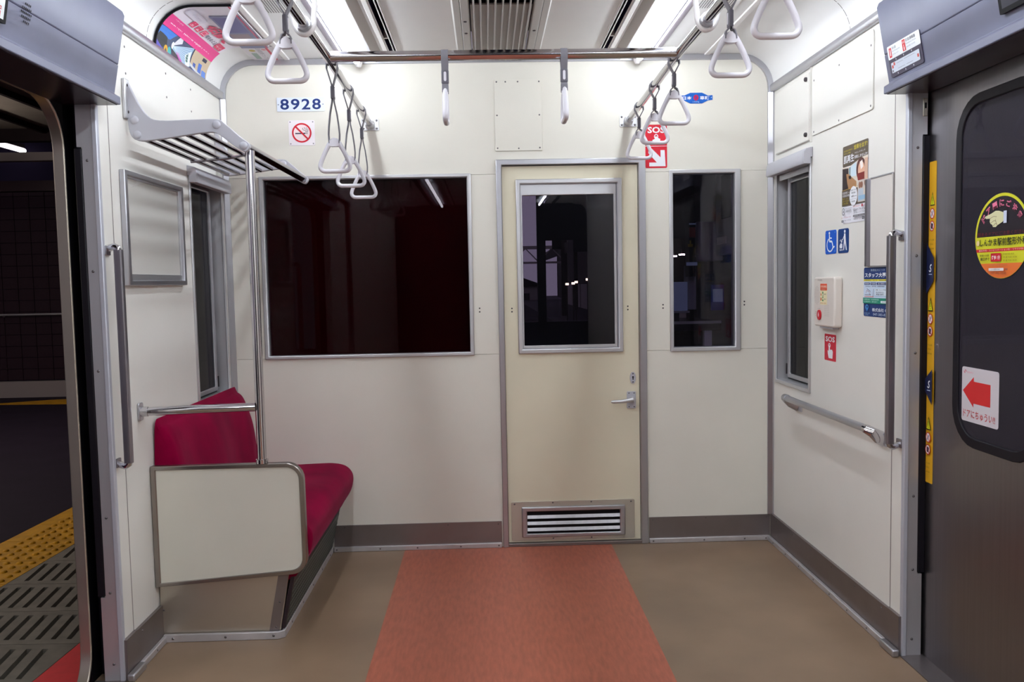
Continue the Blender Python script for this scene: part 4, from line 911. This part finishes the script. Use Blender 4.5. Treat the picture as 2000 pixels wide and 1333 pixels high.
MB().box(1.275, 1.2996, -.79, -.66, 1.080, 1.0875).build('bracket', 'bracket_grey', I)

# ================================================================== stickers on the right door
t, mp = board('door_warning_strip', 'yellow and navy warning strip on the edge of the right door', 'sticker', (1.3705, -1.336, .600), -PY, PZ, .044, 1.052, (222, 168, 36), th=.0008, r=.003)
p = Print()
for v in (.737, .0):
    pass
for v0 in (.905, .563, .172):
    p.poly([(.006, v0+.005), (.036, v0+.005), (.021, v0+.050)], BLK); p.poly([(.0095, v0+.0085), (.0325, v0+.0085), (.021, v0+.043)], (226, 224, 30)); p.rect(.0195, v0+.018, .0225, v0+.034, BLK); p.rect(.0195, v0+.012, .0225, v0+.0155, BLK)
    for dv, k in ((-.020, 0), (-.060, 1)):
        p.ell(.021, v0+dv, .0155, .0175, (200, 60, 56), 24); p.ell(.021, v0+dv, .0125, .0142, (236, 220, 214), 24)
        if k == 0: p.line([(.014, v0+dv-.009), (.028, v0+dv+.009)], .006, (150, 160, 190)); p.line([(.012, v0+dv+.010), (.030, v0+dv-.010)], .0025, (200, 60, 56))
        else: p.poly([(.015, v0+dv-.008), (.027, v0+dv-.010), (.029, v0+dv+.006), (.020, v0+dv+.010), (.014, v0+dv+.004)], (36, 40, 70)); p.line([(.012, v0+dv+.010), (.030, v0+dv-.010)], .0022, (200, 60, 56))
    for k, s_ in enumerate(('ドアに注意', '手を引込', 'Watch hands')): p.text(s_, .021, v0-.108-.014*k, .006, (120, 90, 30), 'c', .030 if k != 1 else .020)
for k, (la, lb, ra, rb_) in enumerate(((.79, .625, .742, .668), (.345, .305, .380, .262))):
    vm = (la+lb)/2 if k else .705
    p.poly([(0, la), (0, lb), (.044, rb_), (.044, ra)], (28, 34, 70))
    p.line(catmull([(.031, vm+.014), (.025, vm+.013), (.022, vm+.006), (.027, vm+.001), (.026, vm-.006), (.019, vm-.007), (.016, vm-.003)], 4, False), .0045, WHT); p.rect(.014, vm-.018, .034, vm-.0150, (170, 180, 210))
p.build(t, mp)
# oval door sticker
t, mp = board('oval_door_sticker', 'round yellow, black and orange door caution sticker on the glass', 'sticker', (1.3715, -1.603, 1.272), -PY, PZ, .262, .242, BLK, th=.0002, r=0)
for ch in list(t.children): bpy.data.objects.remove(ch)
R1, R2 = .131, .1208; CU, CV = .131, .121
b = MB(); mq = plane_map((1.3715, -1.603, 1.272), -PY, PZ); el = arc(CU, CV, R1, 0, 352, 44, R2)
lo = [mq(u, v, .0003) for u, v in el]; hi = [mq(u, v, .0010) for u, v in el]; n = len(el); b.poly(hi); b.poly(lo[::-1])
for k in range(n): b.poly([lo[k], lo[(k+1) % n], hi[(k+1) % n], hi[k]])
b.build('film', ink((30, 24, 34)), t)
YL = (206, 206, 44); PK = (226, 120, 150); OR = (226, 116, 52)
def chord(v0, v1, a=.985, n=12):      # slice of the disc between two heights
    q = []
    for sgn in (1, -1):
        rng = range(n+1) if sgn > 0 else range(n, -1, -1)
        for k in rng:
            v = v0+(v1-v0)*k/n; q.append((CU+sgn*a*R1*math.sqrt(max(0, 1-((v-CV)/(a*R2))**2)), v))
    return q
p = Print(); p.ringe(CU, CV, R1*.99, R2*.99, .0085, YL, 56)
p.poly(chord(.086, .121), YL); p.poly(chord(.044, .078), YL); p.poly(chord(.0775, .0862), (200, 36, 40)); p.poly(chord(.0025, .0445), OR)
for k, chx in enumerate('ドアーにご注意'):
    a = 146-18.7*k; p.text(chx, CU+.094*math.cos(math.radians(a)), CV+.082*math.sin(math.radians(a)), .020, PK, 'c', .022, rot=(a-90)*.8, off=.05)
    p.text(chx, CU+.094*math.cos(math.radians(a)), CV+.082*math.sin(math.radians(a)), .0165, (90, 24, 46), 'c', .018, rot=(a-90)*.8)
hand = [(.052, .176), (.060, .173), (.078, .173), (.076, .164), (.080, .158), (.088, .155), (.092, .148), (.106, .147), (.114, .152), (.138, .160), (.142, .163), (.142, .186), (.120, .192), (.104, .193), (.085, .187), (.062, .182), (.053, .180)]
p.poly(hand, (214, 212, 168)); p.rect(.142, .156, .157, .190, (206, 214, 236))
for ln in ([(.078, .173), (.096, .178), (.110, .176)], [(.082, .160), (.098, .166), (.106, .164)], [(.092, .150), (.104, .157), (.112, .155)], [(.104, .170), (.108, .160), (.114, .152)]): p.line(ln, .0012, (120, 90, 70))
p.text('閉まるドアにご注意ください', CU, .1235, .011, (120, 26, 44), 'c', .225); p.ell(.020, .104, .0075, .008, (228, 206, 150), 14)
p.text('しんかま駅前整形外科', .030, .094, .022, (30, 40, 24), 'l', .222, off=.015)
p.text('整形外科・リハビリテーション科・リウマチ科', CU, .0795, .0052, (246, 214, 210), 'c', .21); p.rect(.086, .050, .135, .073, (200, 30, 44), .002); p.text('徒歩 1分', .1105, .055, .012, (246, 236, 236), 'c', .040, off=.02)
p.text('新鎌ヶ谷駅', .032, .065, .006, (60, 60, 30), 'l', .046); p.text('東口すぐ', .034, .053, .009, (40, 44, 26), 'l', .046, off=.02)
for k in range(3): p.text('月-金 9:00-18:30', .146, .067-.009*k, .0055, (130, 110, 30), 'l', .062 if k else .05)
p.text('ご予約・お問い合わせ', .082, .036, .006, (190, 120, 90), 'l', .085); p.rect(.078, .023, .150, .031, (226, 222, 220), .001); p.text('しんかま整形外科', .082, .0245, .005, (90, 90, 100), 'l', .05); p.text('検索', .155, .0245, .005, (40, 60, 110), 'l', .014); p.text('047-446-0000', .088, .013, .007, (140, 70, 60), 'l', .074)
p.build(t, plane_map((1.3704, -1.603, 1.272), -PY, PZ), eps=.0001)
# red diamond sticker (its mascot left out)
t, mp = board('diamond_door_sticker', 'white sticker with red diamond low on the door glass', 'sticker', (1.3715, -1.546, .842), -PY, PZ, .190, .165, (206, 200, 206), th=.0012, r=.008)
p = Print(); p.line(catmull([(.010, .152), (.015, .146), (.018, .156), (.024, .150)], 4, False), .0022, (210, 60, 90)); p.text('おねがい', .027, .147, .006, (226, 120, 150), 'l', .034)
p.poly([(.006, .092), (.064, .138), (.064, .124), (.150, .124), (.150, .058), (.064, .058), (.064, .046)], (206, 40, 44)); p.text('ドアにちゅうい!!', .010, .012, .024, (190, 56, 60), 'l', .165, off=.01); p.build(t, mp)

# ================================================================== driver's cab behind the end wall
CB = sroot('room_cab', 'unlit driver cab seen through the end windows', (0, .9, 0))
b = MB().box(-1.36, -1.31, .06, 1.75, 0, 2.4).box(1.31, 1.36, .06, 1.75, 0, 2.4).box(-1.36, 1.36, .06, 1.80, 2.30, 2.36).box(-1.36, 1.36, .06, 1.80, -.05, 0.0)
b.build('cab_lining', 'cab_dark', CB)
fr = MB()        # front wall with three windscreens
for (x0, x1) in ((-1.36, -.95), (.262, .318), (.66, .80), (1.27, 1.36)): fr.box(x0, x1, 1.60, 1.66, 0, 2.35)
fr.box(-1.36, 1.36, 1.60, 1.66, 0, 1.02).box(-1.36, 1.36, 1.60, 1.66, 1.86, 2.35).box(.318, 1.36, 1.60, 1.66, 1.56, 1.86).box(.36, .42, 1.59, 1.60, 1.50, 1.56).box(.50, .66, 1.59, 1.60, 1.48, 1.56); fr.build('cab_front', 'cab_dark', CB)
MB().box(-.95, 1.27, 1.63, 1.634, 1.02, 1.86).build('windscreen', 'pane_clear', CB)
MB().box(.595, .655, .30, 1.60, 0, 2.3).build('cab_divider', 'black', CB)
t = thing('cab_desk', 'dark cab desk with pale edge beyond the right end window', 'desk', (1.0, 1.15, 0))
MB().box(.80, 1.30, .92, 1.55, .98, 1.03).build('desk_top', 'cab_dark', t, bevel=.004); MB().box(.80, 1.30, .905, .92, 1.022, 1.038).build('front_edge', 'alu_light', t)
MB().box(1.205, 1.250, .93, .97, 0, .98).build('leg', 'white_paint', t); MB().box(.80, 1.19, 1.0, 1.5, 0, .98).build('cabinet', 'black', t)
t = thing('equipment_box', 'grey electrical box on the cab wall beyond the right end window', 'equipment box', (1.22, .95, 1.38))
MB().box(1.160, 1.309, .90, 1.05, 1.39, 1.62).build('case', 'cab_grey', t, bevel=.005); MB().box(1.118, 1.159, .94, 1.04, 1.30, 1.62).build('switch_panel', 'cab_dark', t, bevel=.003)
MB().box(1.120, 1.156, .936, .940, 1.53, 1.59).build('red_label', 'cab_red', t); MB().box(1.112, 1.140, .935, .939, 1.475, 1.492).box(1.122, 1.130, .935, .939, 1.49, 1.512).build('yellow_tag', 'cab_yellow', t)
MB().box(1.10, 1.165, .93, .935, 1.365, 1.385).box(1.118, 1.158, .93, .935, 1.605, 1.613).build('pale_label', 'cab_panel', t)
t = thing('cab_monitor', 'pale blue display panel on the cab desk', 'monitor', (1.07, 1.1, 1.03))
MB().box(1.00, 1.135, 1.05, 1.08, 1.095, 1.27).build('screen', 'cab_panel', t, bevel=.004); MB().box(1.05, 1.085, 1.06, 1.085, 1.03, 1.10).build('stand', 'cab_dark', t); MB().box(.99, 1.145, 1.045, 1.085, 1.082, 1.094).build('ledge', 'alu_light', t)
t = thing('cab_box', 'tall dark control box standing on the cab desk', 'control box', (1.17, 1.15, 1.03))
MB().box(1.145, 1.195, 1.08, 1.20, 1.10, 1.37).build('case', 'cab_grey', t, bevel=.004); MB().box(1.155, 1.185, 1.10, 1.18, 1.03, 1.10).build('stem', 'black', t); MB().box(1.15, 1.175, 1.075, 1.08, 1.33, 1.36).build('pale_label', 'cab_panel', t)
t = thing('cab_notice', 'blue instrument panel on the cab side wall', 'panel', (1.28, .95, 1.1))
MB().box(1.235, 1.309, .88, .90, 1.10, 1.25).build('case', 'cab_blue', t, bevel=.003); MB().box(1.243, 1.30, .876, .88, 1.15, 1.225).build('face', 'cab_panel', t)
t = thing('cab_cabinet', 'pale tall cabinet against the right cab wall', 'cabinet', (1.28, .7, 1.5))
MB().box(1.255, 1.309, .45, .86, 1.42, 1.95).build('case', 'cab_grey', t, bevel=.004); MB().box(1.25, 1.255, .5, .72, 1.62, 1.86).build('door', 'cab_dark', t); MB().box(1.246, 1.25, .62, .80, 1.48, 1.52).build('name_label', 'white_paint', t)
t = thing('wiper', 'thin dark wiper arm outside the cab windscreen', 'wiper', (.2, 1.68, 1.0))
MB().tube([(.02, 1.68, 1.22), (.10, 1.69, 1.10), (.17, 1.69, 1.02)], .008, 6).build('arm', 'black', t)

# ================================================================== outside: ahead and on the right
b = MB().box(-60, 60, -30, 140, -1.25, -1.2).build('ground', 'asphalt'); struct(b, 'dark track bed and ground outside')
RP = sroot('pavement_ahead', 'dark platform ahead on the right with canopy', (4, 20, -.1))
MB().box(2.2, 9, 4.5, 60, -1.2, -.1).build('platform_slab', 'asphalt', RP)
MB().prism([(3.0, 2.75), (4.1, 3.35), (9, 3.7), (9, 3.5), (4.1, 3.0), (3.0, 2.35)], 'y', 6, 44).build('canopy_roof', 'station_dark', RP)
MB().box(6.0, 6.2, 6, 70, -.1, 3.4).build('platform_wall', 'station_dark', RP)
for k in range(6): MB().box(4.1, 4.28, 9+7*k, 9.2+7*k, -.1, 3.3).build('canopy_post', 'station_dark', RP)
for k in range(9): MB().box(4.7, 4.74, 12+4*k, 15.6+4*k, -.1, 1.1).build('fence_panel', 'station_beam', RP)
for k, (x, y, z) in enumerate(((2.55, 24, 1.14), (2.75, 24, 1.16), (2.9, 24.5, 1.20), (3.22, 24, 1.28))):
    MB().box(x-.05, x+.05, y-.05, y+.05, z, z+.07).build('lit_lamp', 'lamp_warm', RP); MB().box(x-.015, x+.015, y-.015, y+.015, -.1, z).build('lamp_stand', 'station_dark', RP)
for k, (x, z) in enumerate(((3.88, 1.76), (4.05, 1.79), (4.22, 1.83))): MB().box(x-.06, x+.06, 13.98, 14.02, z-.012, z+.014).build('lit_tube', 'platform_tube', RP); MB().box(x-.01, x+.01, 13.99, 14.01, z, 3.2).build('lamp_hanger', 'station_dark', RP)
for k in range(2):
    y = 30 if k == 0 else 72
    t = thing('catenary_gantry', 'steel lattice gantry over the tracks, %s' % ('nearer one beyond the cab window', 'farther one beyond the cab window')[k], 'gantry', (-3, y, -1.2))
    for (z0, z1) in ((2.55, 2.68), (1.98, 2.06)):
        b = MB().box(-14, 3.2, y-.06, y+.06, z0, z1); b.build('chord', 'station_beam', t)
    b = MB()
    for i in range(16): b.tube([(-13.6+i*1.04, y, 2.04), (-13.08+i*1.04, y, 2.58), (-12.56+i*1.04, y, 2.04)], .03, 5)
    stuff(b.build('lattice', 'station_beam', t))
    for x in (-13.8, 3.0): MB().box(x-.12, x+.12, y-.12, y+.12, -1.2, 3.4).build('mast', 'station_dark', t)
bl = [(-16, 34, -9.5, 1.9), (-9, 44, -4.8, 1.2), (-4.5, 52, .5, 1.5), (.8, 60, 4.2, .9), (-22, 50, -15, 3.0)]
for k, (x0, y, x1, h) in enumerate(bl):
    t = thing('far_building', 'low dim building beyond the tracks, %s' % ['far left, gabled', 'left of centre', 'behind the gantries', 'low, near the rails', 'leftmost and tallest'][k], 'building', ((x0+x1)/2, y, -1.2))
    MB().box(x0, x1, y, y+6, -1.2, h).build('walls', 'station_beam', t); MB().prism([(x0-.2, h), (x1+.2, h), ((x0+x1)/2, h+.7)], 'y', y-.2, y+6.2).build('roof', 'station_dark', t)
    n = max(2, int((x1-x0)/1.2))
    for i in range(n): MB().box(x0+.3+i*(x1-x0-.4)/n, x0+.8+i*(x1-x0-.4)/n, y-.03, y, h-1.2, h-.5).build('window', 'black', t)
for k, x in enumerate((-.53, .53)):
    b = MB().prism([(x-.06, -1.2), (x+.06, -1.2), (x+.03, -1.06), (x-.03, -1.06)], 'y', 3, 50).build('rail', 'rack_tube'); tag(b, 'steel running rail ahead of the cab, %s one' % ('left' if k == 0 else 'right'), 'rail', 'running rails of the track ahead')
b = MB().box(3.0, 3.1, -6, 5.5, -1.2, 3.4).build('wall_blocker_right', 'station_dark'); struct(b, 'added dark wall hiding the sky from the right side windows')  # added wall, covers the sky so the right-hand glass stays dark
b = MB().box(-1.9, -1.8, .9, 4.2, -.1, 3.2).build('wall_blocker_left', 'station_dark'); struct(b, 'added dark blocker outside the left narrow window')  # added blocker, keeps the view through the left narrow window dark

# ================================================================== outside: platform seen through the open left doorway
PF = sroot('pavement', 'station platform paving outside the open left doorway', (-2.39, .30, -.1)); 
def addp(mb, name, mat, **k): return mb.build(name, mat, PF, **k)
addp(MB().box(-14, -1.52, -5, 10, -1.2, -.132), 'platform_base', 'tile_gap')
addp(MB().box(-14, -2.815, -5, 10, -.132, -.1), 'asphalt_paving', 'asphalt')
addp(MB().box(-1.672, -1.50, -5, 8, -.132, -.098), 'edge_band', 'edge_red')
def slotted(y0):
    b = MB(); x0, x1, L = -2.383, -1.678, .343; sl = -.045/.26; zt, zb = -.1, -.13
    b.box(x0, x1, y0, y0+.042, zb, zt).box(x0, x1, y0+L-.042, y0+L, zb, zt).box(x0, x1, y0, y0+L, zb, zb+.008)
    ya, yb = y0+.042, y0+L-.042; d = (yb-ya)*sl; e = [x0]
    n = 10; st = .0635; edges = [x0]+[v for i in range(n) for v in (x0+.062+st*i, x0+.062+st*i+.0225)]+[x1]
    for i in range(0, len(edges), 2):
        a, c = edges[i], edges[i+1]; a2 = a+d if i > 0 else a; c2 = c+d if i < len(edges)-2 else c
        a2 = max(a2, x0)
        b.prism([(a, ya), (c, ya), (c2, yb), (a2, yb)], 'z', zb, zt)
    return b
base = None
for k in range(9):
    y = .303-.348*k+.348*3
    if base is None: base = addp(slotted(y), 'slotted_tile', 'tile_grey'); y_base = y
    else: c = base.copy(); c.name = 'slotted_tile'; COL.objects.link(c); c.parent = PF; c.location = (0, y-y_base, 0)
def tactile(y0):
    b = MB().box(-2.811, -2.387, y0, y0+.343, -.131, -.1)
    for i in range(5):
        for j in range(5): b.dome((-2.424-.066*i-.008, y0+.038+.067*j, -.1), (0, 0, 1), .018, .010, 8)
    return b
base = None
for k in range(9):
    y = -.045-.348*k+.348*6
    if base is None: base = addp(tactile(y), 'tactile_tile', 'tactile'); y_base = y
    else: c = base.copy(); c.name = 'tactile_tile'; COL.objects.link(c); c.parent = PF; c.location = (0, y-y_base, 0)
addp(MB().prism([(-6.6, 6.45), (-4.2, 6.3), (-3.2, 7.0), (-5.0, 7.05), (-5.9, 6.8)], 'z', -.1, -.096), 'yellow_paving', 'tactile')
PF.rotation_euler = (0, 0, math.radians(-2.2))
SW = sroot('wall_station', 'dark tiled station wall across the platform', (-5, 7.3, -.1))
MB().box(-14, -1.9, 7.36, 7.6, -.1, 3.4).build('wall_core', 'tile_gap', SW)
MB().box(-14, -1.9, 7.26, 7.36, -.1, .11).build('wall_plinth', 'station_beam', SW)
wt = MB()
for i in range(22):
    for j in range(17): wt.box(-7.6+.2*i+.004, -7.4+.2*i-.004, 7.335, 7.36, .12+.15*j+.003, .27+.15*j-.003)
stuff(wt.build('wall_tiles', 'station_tile', SW))
t = thing('platform_handrail', 'thin steel handrail on the dark station wall', 'handrail', (-6.0, 7.28, .95))
MB().tube([(-6.55, 7.28, .985), (-4.5, 7.28, .985)], .014, 8).build('bar', 'alu_light', t)
for x in (-6.4, -5.6, -4.8): MB().tube([(x, 7.28, .985), (x, 7.335, .96)], .01, 6).build('bracket', 'alu_light', t)
CN = sroot('roof_canopy', 'platform canopy roof above the left doorway', (-5, 2, 3.1))
MB().box(-12, -1.6, -6, 5.9, 3.12, 3.2).build('canopy_deck', 'canopy_pale', CN)
for k in range(9): MB().box(-6.9+.62*k, -6.86+.62*k, -6, 5.9, 3.06, 3.12).build('canopy_rib', 'station_dark', CN)
MB().box(-12, -1.6, 5.86, 5.98, 2.98, 3.14).build('canopy_beam', 'station_dark', CN)
MB().box(-12, -3.0, 6.02, 6.14, 2.785, 2.88).build('white_beam', 'station_beam', CN)
MB().box(-12, -2.5, 6.2, 6.34, 2.46, 2.58).build('low_beam', 'station_tile', CN)
MB().box(-14, -1.6, 5.98, 7.6, 3.4, 3.5).build('far_deck', 'station_dark', CN)
for k in range(2):
    t = thing('platform_light', 'lit tube lamp over the platform, %s' % ('longer one' if k == 0 else 'small one beside it'), 'tube lamp', (-5.98-.3*k, 6.9, 3.1), 'tube lamps over the platform')
    MB().tube([(-5.98-.33*k, 6.50, 3.09), (-5.98-.33*k, 7.25-.1*k, 3.09)], .032, 10).build('tube', 'tube_light', t); MB().box(-6.02-.33*k, -5.94-.33*k, 6.48, 7.2, 3.115, 3.16).build('housing', 'station_beam', t)
for k in range(5):
    MB().box(-5.56, -5.44, -4.4+1.9*k, -3.1+1.9*k, 2.70, 2.74).build('lit_tube', 'platform_tube', CN); MB().box(-5.51, -5.49, -3.8+1.9*k, -3.7+1.9*k, 2.74, 3.12).build('lamp_hanger', 'station_dark', CN)

# ================================================================== advert posters bent into the left cove
def cove(v):      # arc length from the cornice up -> point and normal of the left cove, a little in front of it
    r = .148; cx, cz = -1.145, 2.19; up = .012
    if v < up: return Vector((cx-r, 0, 2.19+(v-up)+0)), Vector((1, 0, 0))
    a = (v-up)/r
    if a < math.pi/2: return Vector((cx-r*math.cos(a), 0, cz+r*math.sin(a))), Vector((math.cos(a), 0, -math.sin(a)))
    return Vector((cx+(v-up-r*math.pi/2), 0, cz+r)), Vector((0, 0, -1))
LCV = .012+.148*math.pi/2+.140
Y0c, Y1c = -.818, -.245
def cmap(u, v, n):
    P_, N_ = cove(v); return Vector((P_.x, Y0c+u, P_.z))+N_*(n+.0014)
t = thing('cove_poster', 'curved advert poster with pink band and photos in the left ceiling cove', 'poster', (-1.24, -.53, 2.19))
vs = [LCV*k/22 for k in range(23)]; b = MB(); n = len(vs)
for v in vs:
    P_, N_ = cove(v)
    for y in (Y0c, Y1c):
        for nn in (-.0012, .0012): b.v.append((P_.x+N_.x*nn, y, P_.z+N_.z*nn))
for k in range(n-1):
    i, j = 4*k, 4*k+4
    for q in ((0, 1, 5, 4), (1, 3, 7, 5), (3, 2, 6, 7), (2, 0, 4, 6)): b.f.append(tuple(i+a for a in q)); b.m.append(0)
b.f += [(0, 2, 3, 1), (4*n-4, 4*n-3, 4*n-1, 4*n-2)]; b.m += [0, 0]
b.build('sheet', ink((232, 226, 236)), t)
eb = MB()
for k in range(n-1):
    (Pa, Na), (Pb, Nb) = cove(vs[k]), cove(vs[k+1]); i = len(eb.v)
    for P_, N_ in ((Pa, Na), (Pb, Nb)):
        for dy in (-.006, .000):
            for nn in (-.002, .006): eb.v.append((P_.x+N_.x*nn, Y0c+dy, P_.z+N_.z*nn))
    for q in ((0, 1, 5, 4), (1, 3, 7, 5), (3, 2, 6, 7), (2, 0, 4, 6)): eb.f.append(tuple(i+a for a in q)); eb.m.append(0)
eb.build('edge_strip', 'black', t)
p = Print(); WU = Y1c-Y0c; PINK = (232, 60, 140); HOT = (226, 62, 108)
p.poly([(0, .0), (WU, 0), (WU, .108), (0, .108)], (70, 80, 110))
p.poly([(0, .10), (0, .055), (.12, .070), (.17, .108), (.06, .108)], (58, 120, 206))
p.poly([(.0, .050), (.02, .082), (.10, .075), (.115, .040), (.06, .028)], (40, 46, 54)); p.poly([(0, .048), (.06, .030), (.10, .016), (.10, .004), (0, .02)], (92, 84, 180)); p.poly([(0, .02), (.08, .0), (0, 0)], (206, 206, 220))
p.ell(.105, .028, .020, .020, (222, 170, 50), 16); p.ell(.105, .028, .009, .009, (60, 60, 80), 10); p.ell(.140, .030, .018, .020, (70, 170, 170), 14)
p.poly([(.16, .060), (.20, .108), (.23, .108), (.24, .090)], (220, 220, 226)); p.poly([(.16, .058), (.36, .108), (.36, .020), (.30, .0), (.22, .0)], (150, 180, 206)); p.ell(.163, .062, .012, .014, (246, 250, 250), 12)
p.poly([(.16, .05), (.185, .0), (.30, .0), (.27, .030)], (58, 52, 62)); p.poly([(.20, .05), (.30, .0), (.32, .0), (.24, .05)], (190, 70, 170)); p.poly([(.30, .06), (.35, .09), (.37, .03), (.32, .02)], (232, 240, 240)); p.poly([(.31, .06), (.33, .075), (.34, .04), (.32, .035)], (70, 110, 100))
for k in range(9): p.line([(.165, .06), (.345, .012+.0115*k)], .0016, (206, 226, 240))
p.poly([(.37, .108), (.37, .04), (.50, .02), (WU, .03), (WU, .108)], (196, 178, 150)); p.rect(.40, .02, .43, .06, (60, 90, 170)); p.rect(.46, .03, .50, .07, (70, 110, 196)); p.rect(.51, .006, .56, .05, (90, 130, 206)); p.rect(.48, .085, .53, .10, (40, 50, 80)); p.poly([(.36, .035), (WU, .006), (WU, .014), (.36, .048)], (206, 210, 216)); p.rect(.38, .0, .44, .018, (60, 60, 70))
p.rect(0, .106, WU, .160, PINK); p.text('鉄道で行く日帰り旅 期間限定きっぷ', .050, .118, .020, (250, 236, 244), 'l', .455, off=.02); p.text('お得な情報', .060, .145, .008, (250, 220, 236), 'l', .08)
p.poly(rrect(.035, .20, .195, .238, .020, 5), (222, 218, 230)); p.text('参加無料', .085, .210, .012, (190, 186, 204), 'l', .09)
for k, chx in enumerate('全2日'): p.rect(.155+.062*k, .168, .203+.062*k, .198, HOT, .004); p.text(chx, .179+.062*k, .173, .020, (250, 226, 236), 'c', .036)
p.text('間をめぐる', .335, .172, .020, (130, 126, 142), 'l', .12, off=.03); p.text('4日間を', .24, .205, .052, HOT, 'l', .25, off=.045); p.rect(.465, .165, .545, .198, HOT, .004); p.text('締切', .472, .170, .022, (250, 226, 236), 'l', .062)
p.rect(.12, .262, WU, LCV-.006, (120, 124, 160)); p.rect(.14, .27, .34, .36, (96, 90, 150)); p.rect(.36, .27, .52, .35, (150, 130, 140)); p.line([(.0, LCV-.012), (WU, LCV-.012)], .006, (206, 60, 100))
p.build(t, cmap, eps=.00006, cuts=[LCV*k/30 for k in range(1, 30)])
t2 = thing('ceiling_poster', 'pale advert poster with red line on the flat ceiling beside the cove poster', 'poster', (-1.06, -.30, CZ))
MB().box(-1.135, -.998, -.238, -.005, CZ-.0035, CZ-.0012).build('sheet', ink((222, 218, 224)), t2)
p = Print(); p.rect(.01, .10, .22, .112, (214, 60, 90)); p.text('沿線散策マップ', .02, .055, .022, (150, 140, 150), 'l', .18); p.ell(.06, .035, .018, .014, (196, 176, 90), 14); p.rect(.10, .02, .20, .045, (150, 170, 160)); p.text('春', .03, .08, .018, (214, 60, 90), 'l', .03)
p.build(t2, plane_map((-1.135, -.238, CZ-.0036), PY, PX))
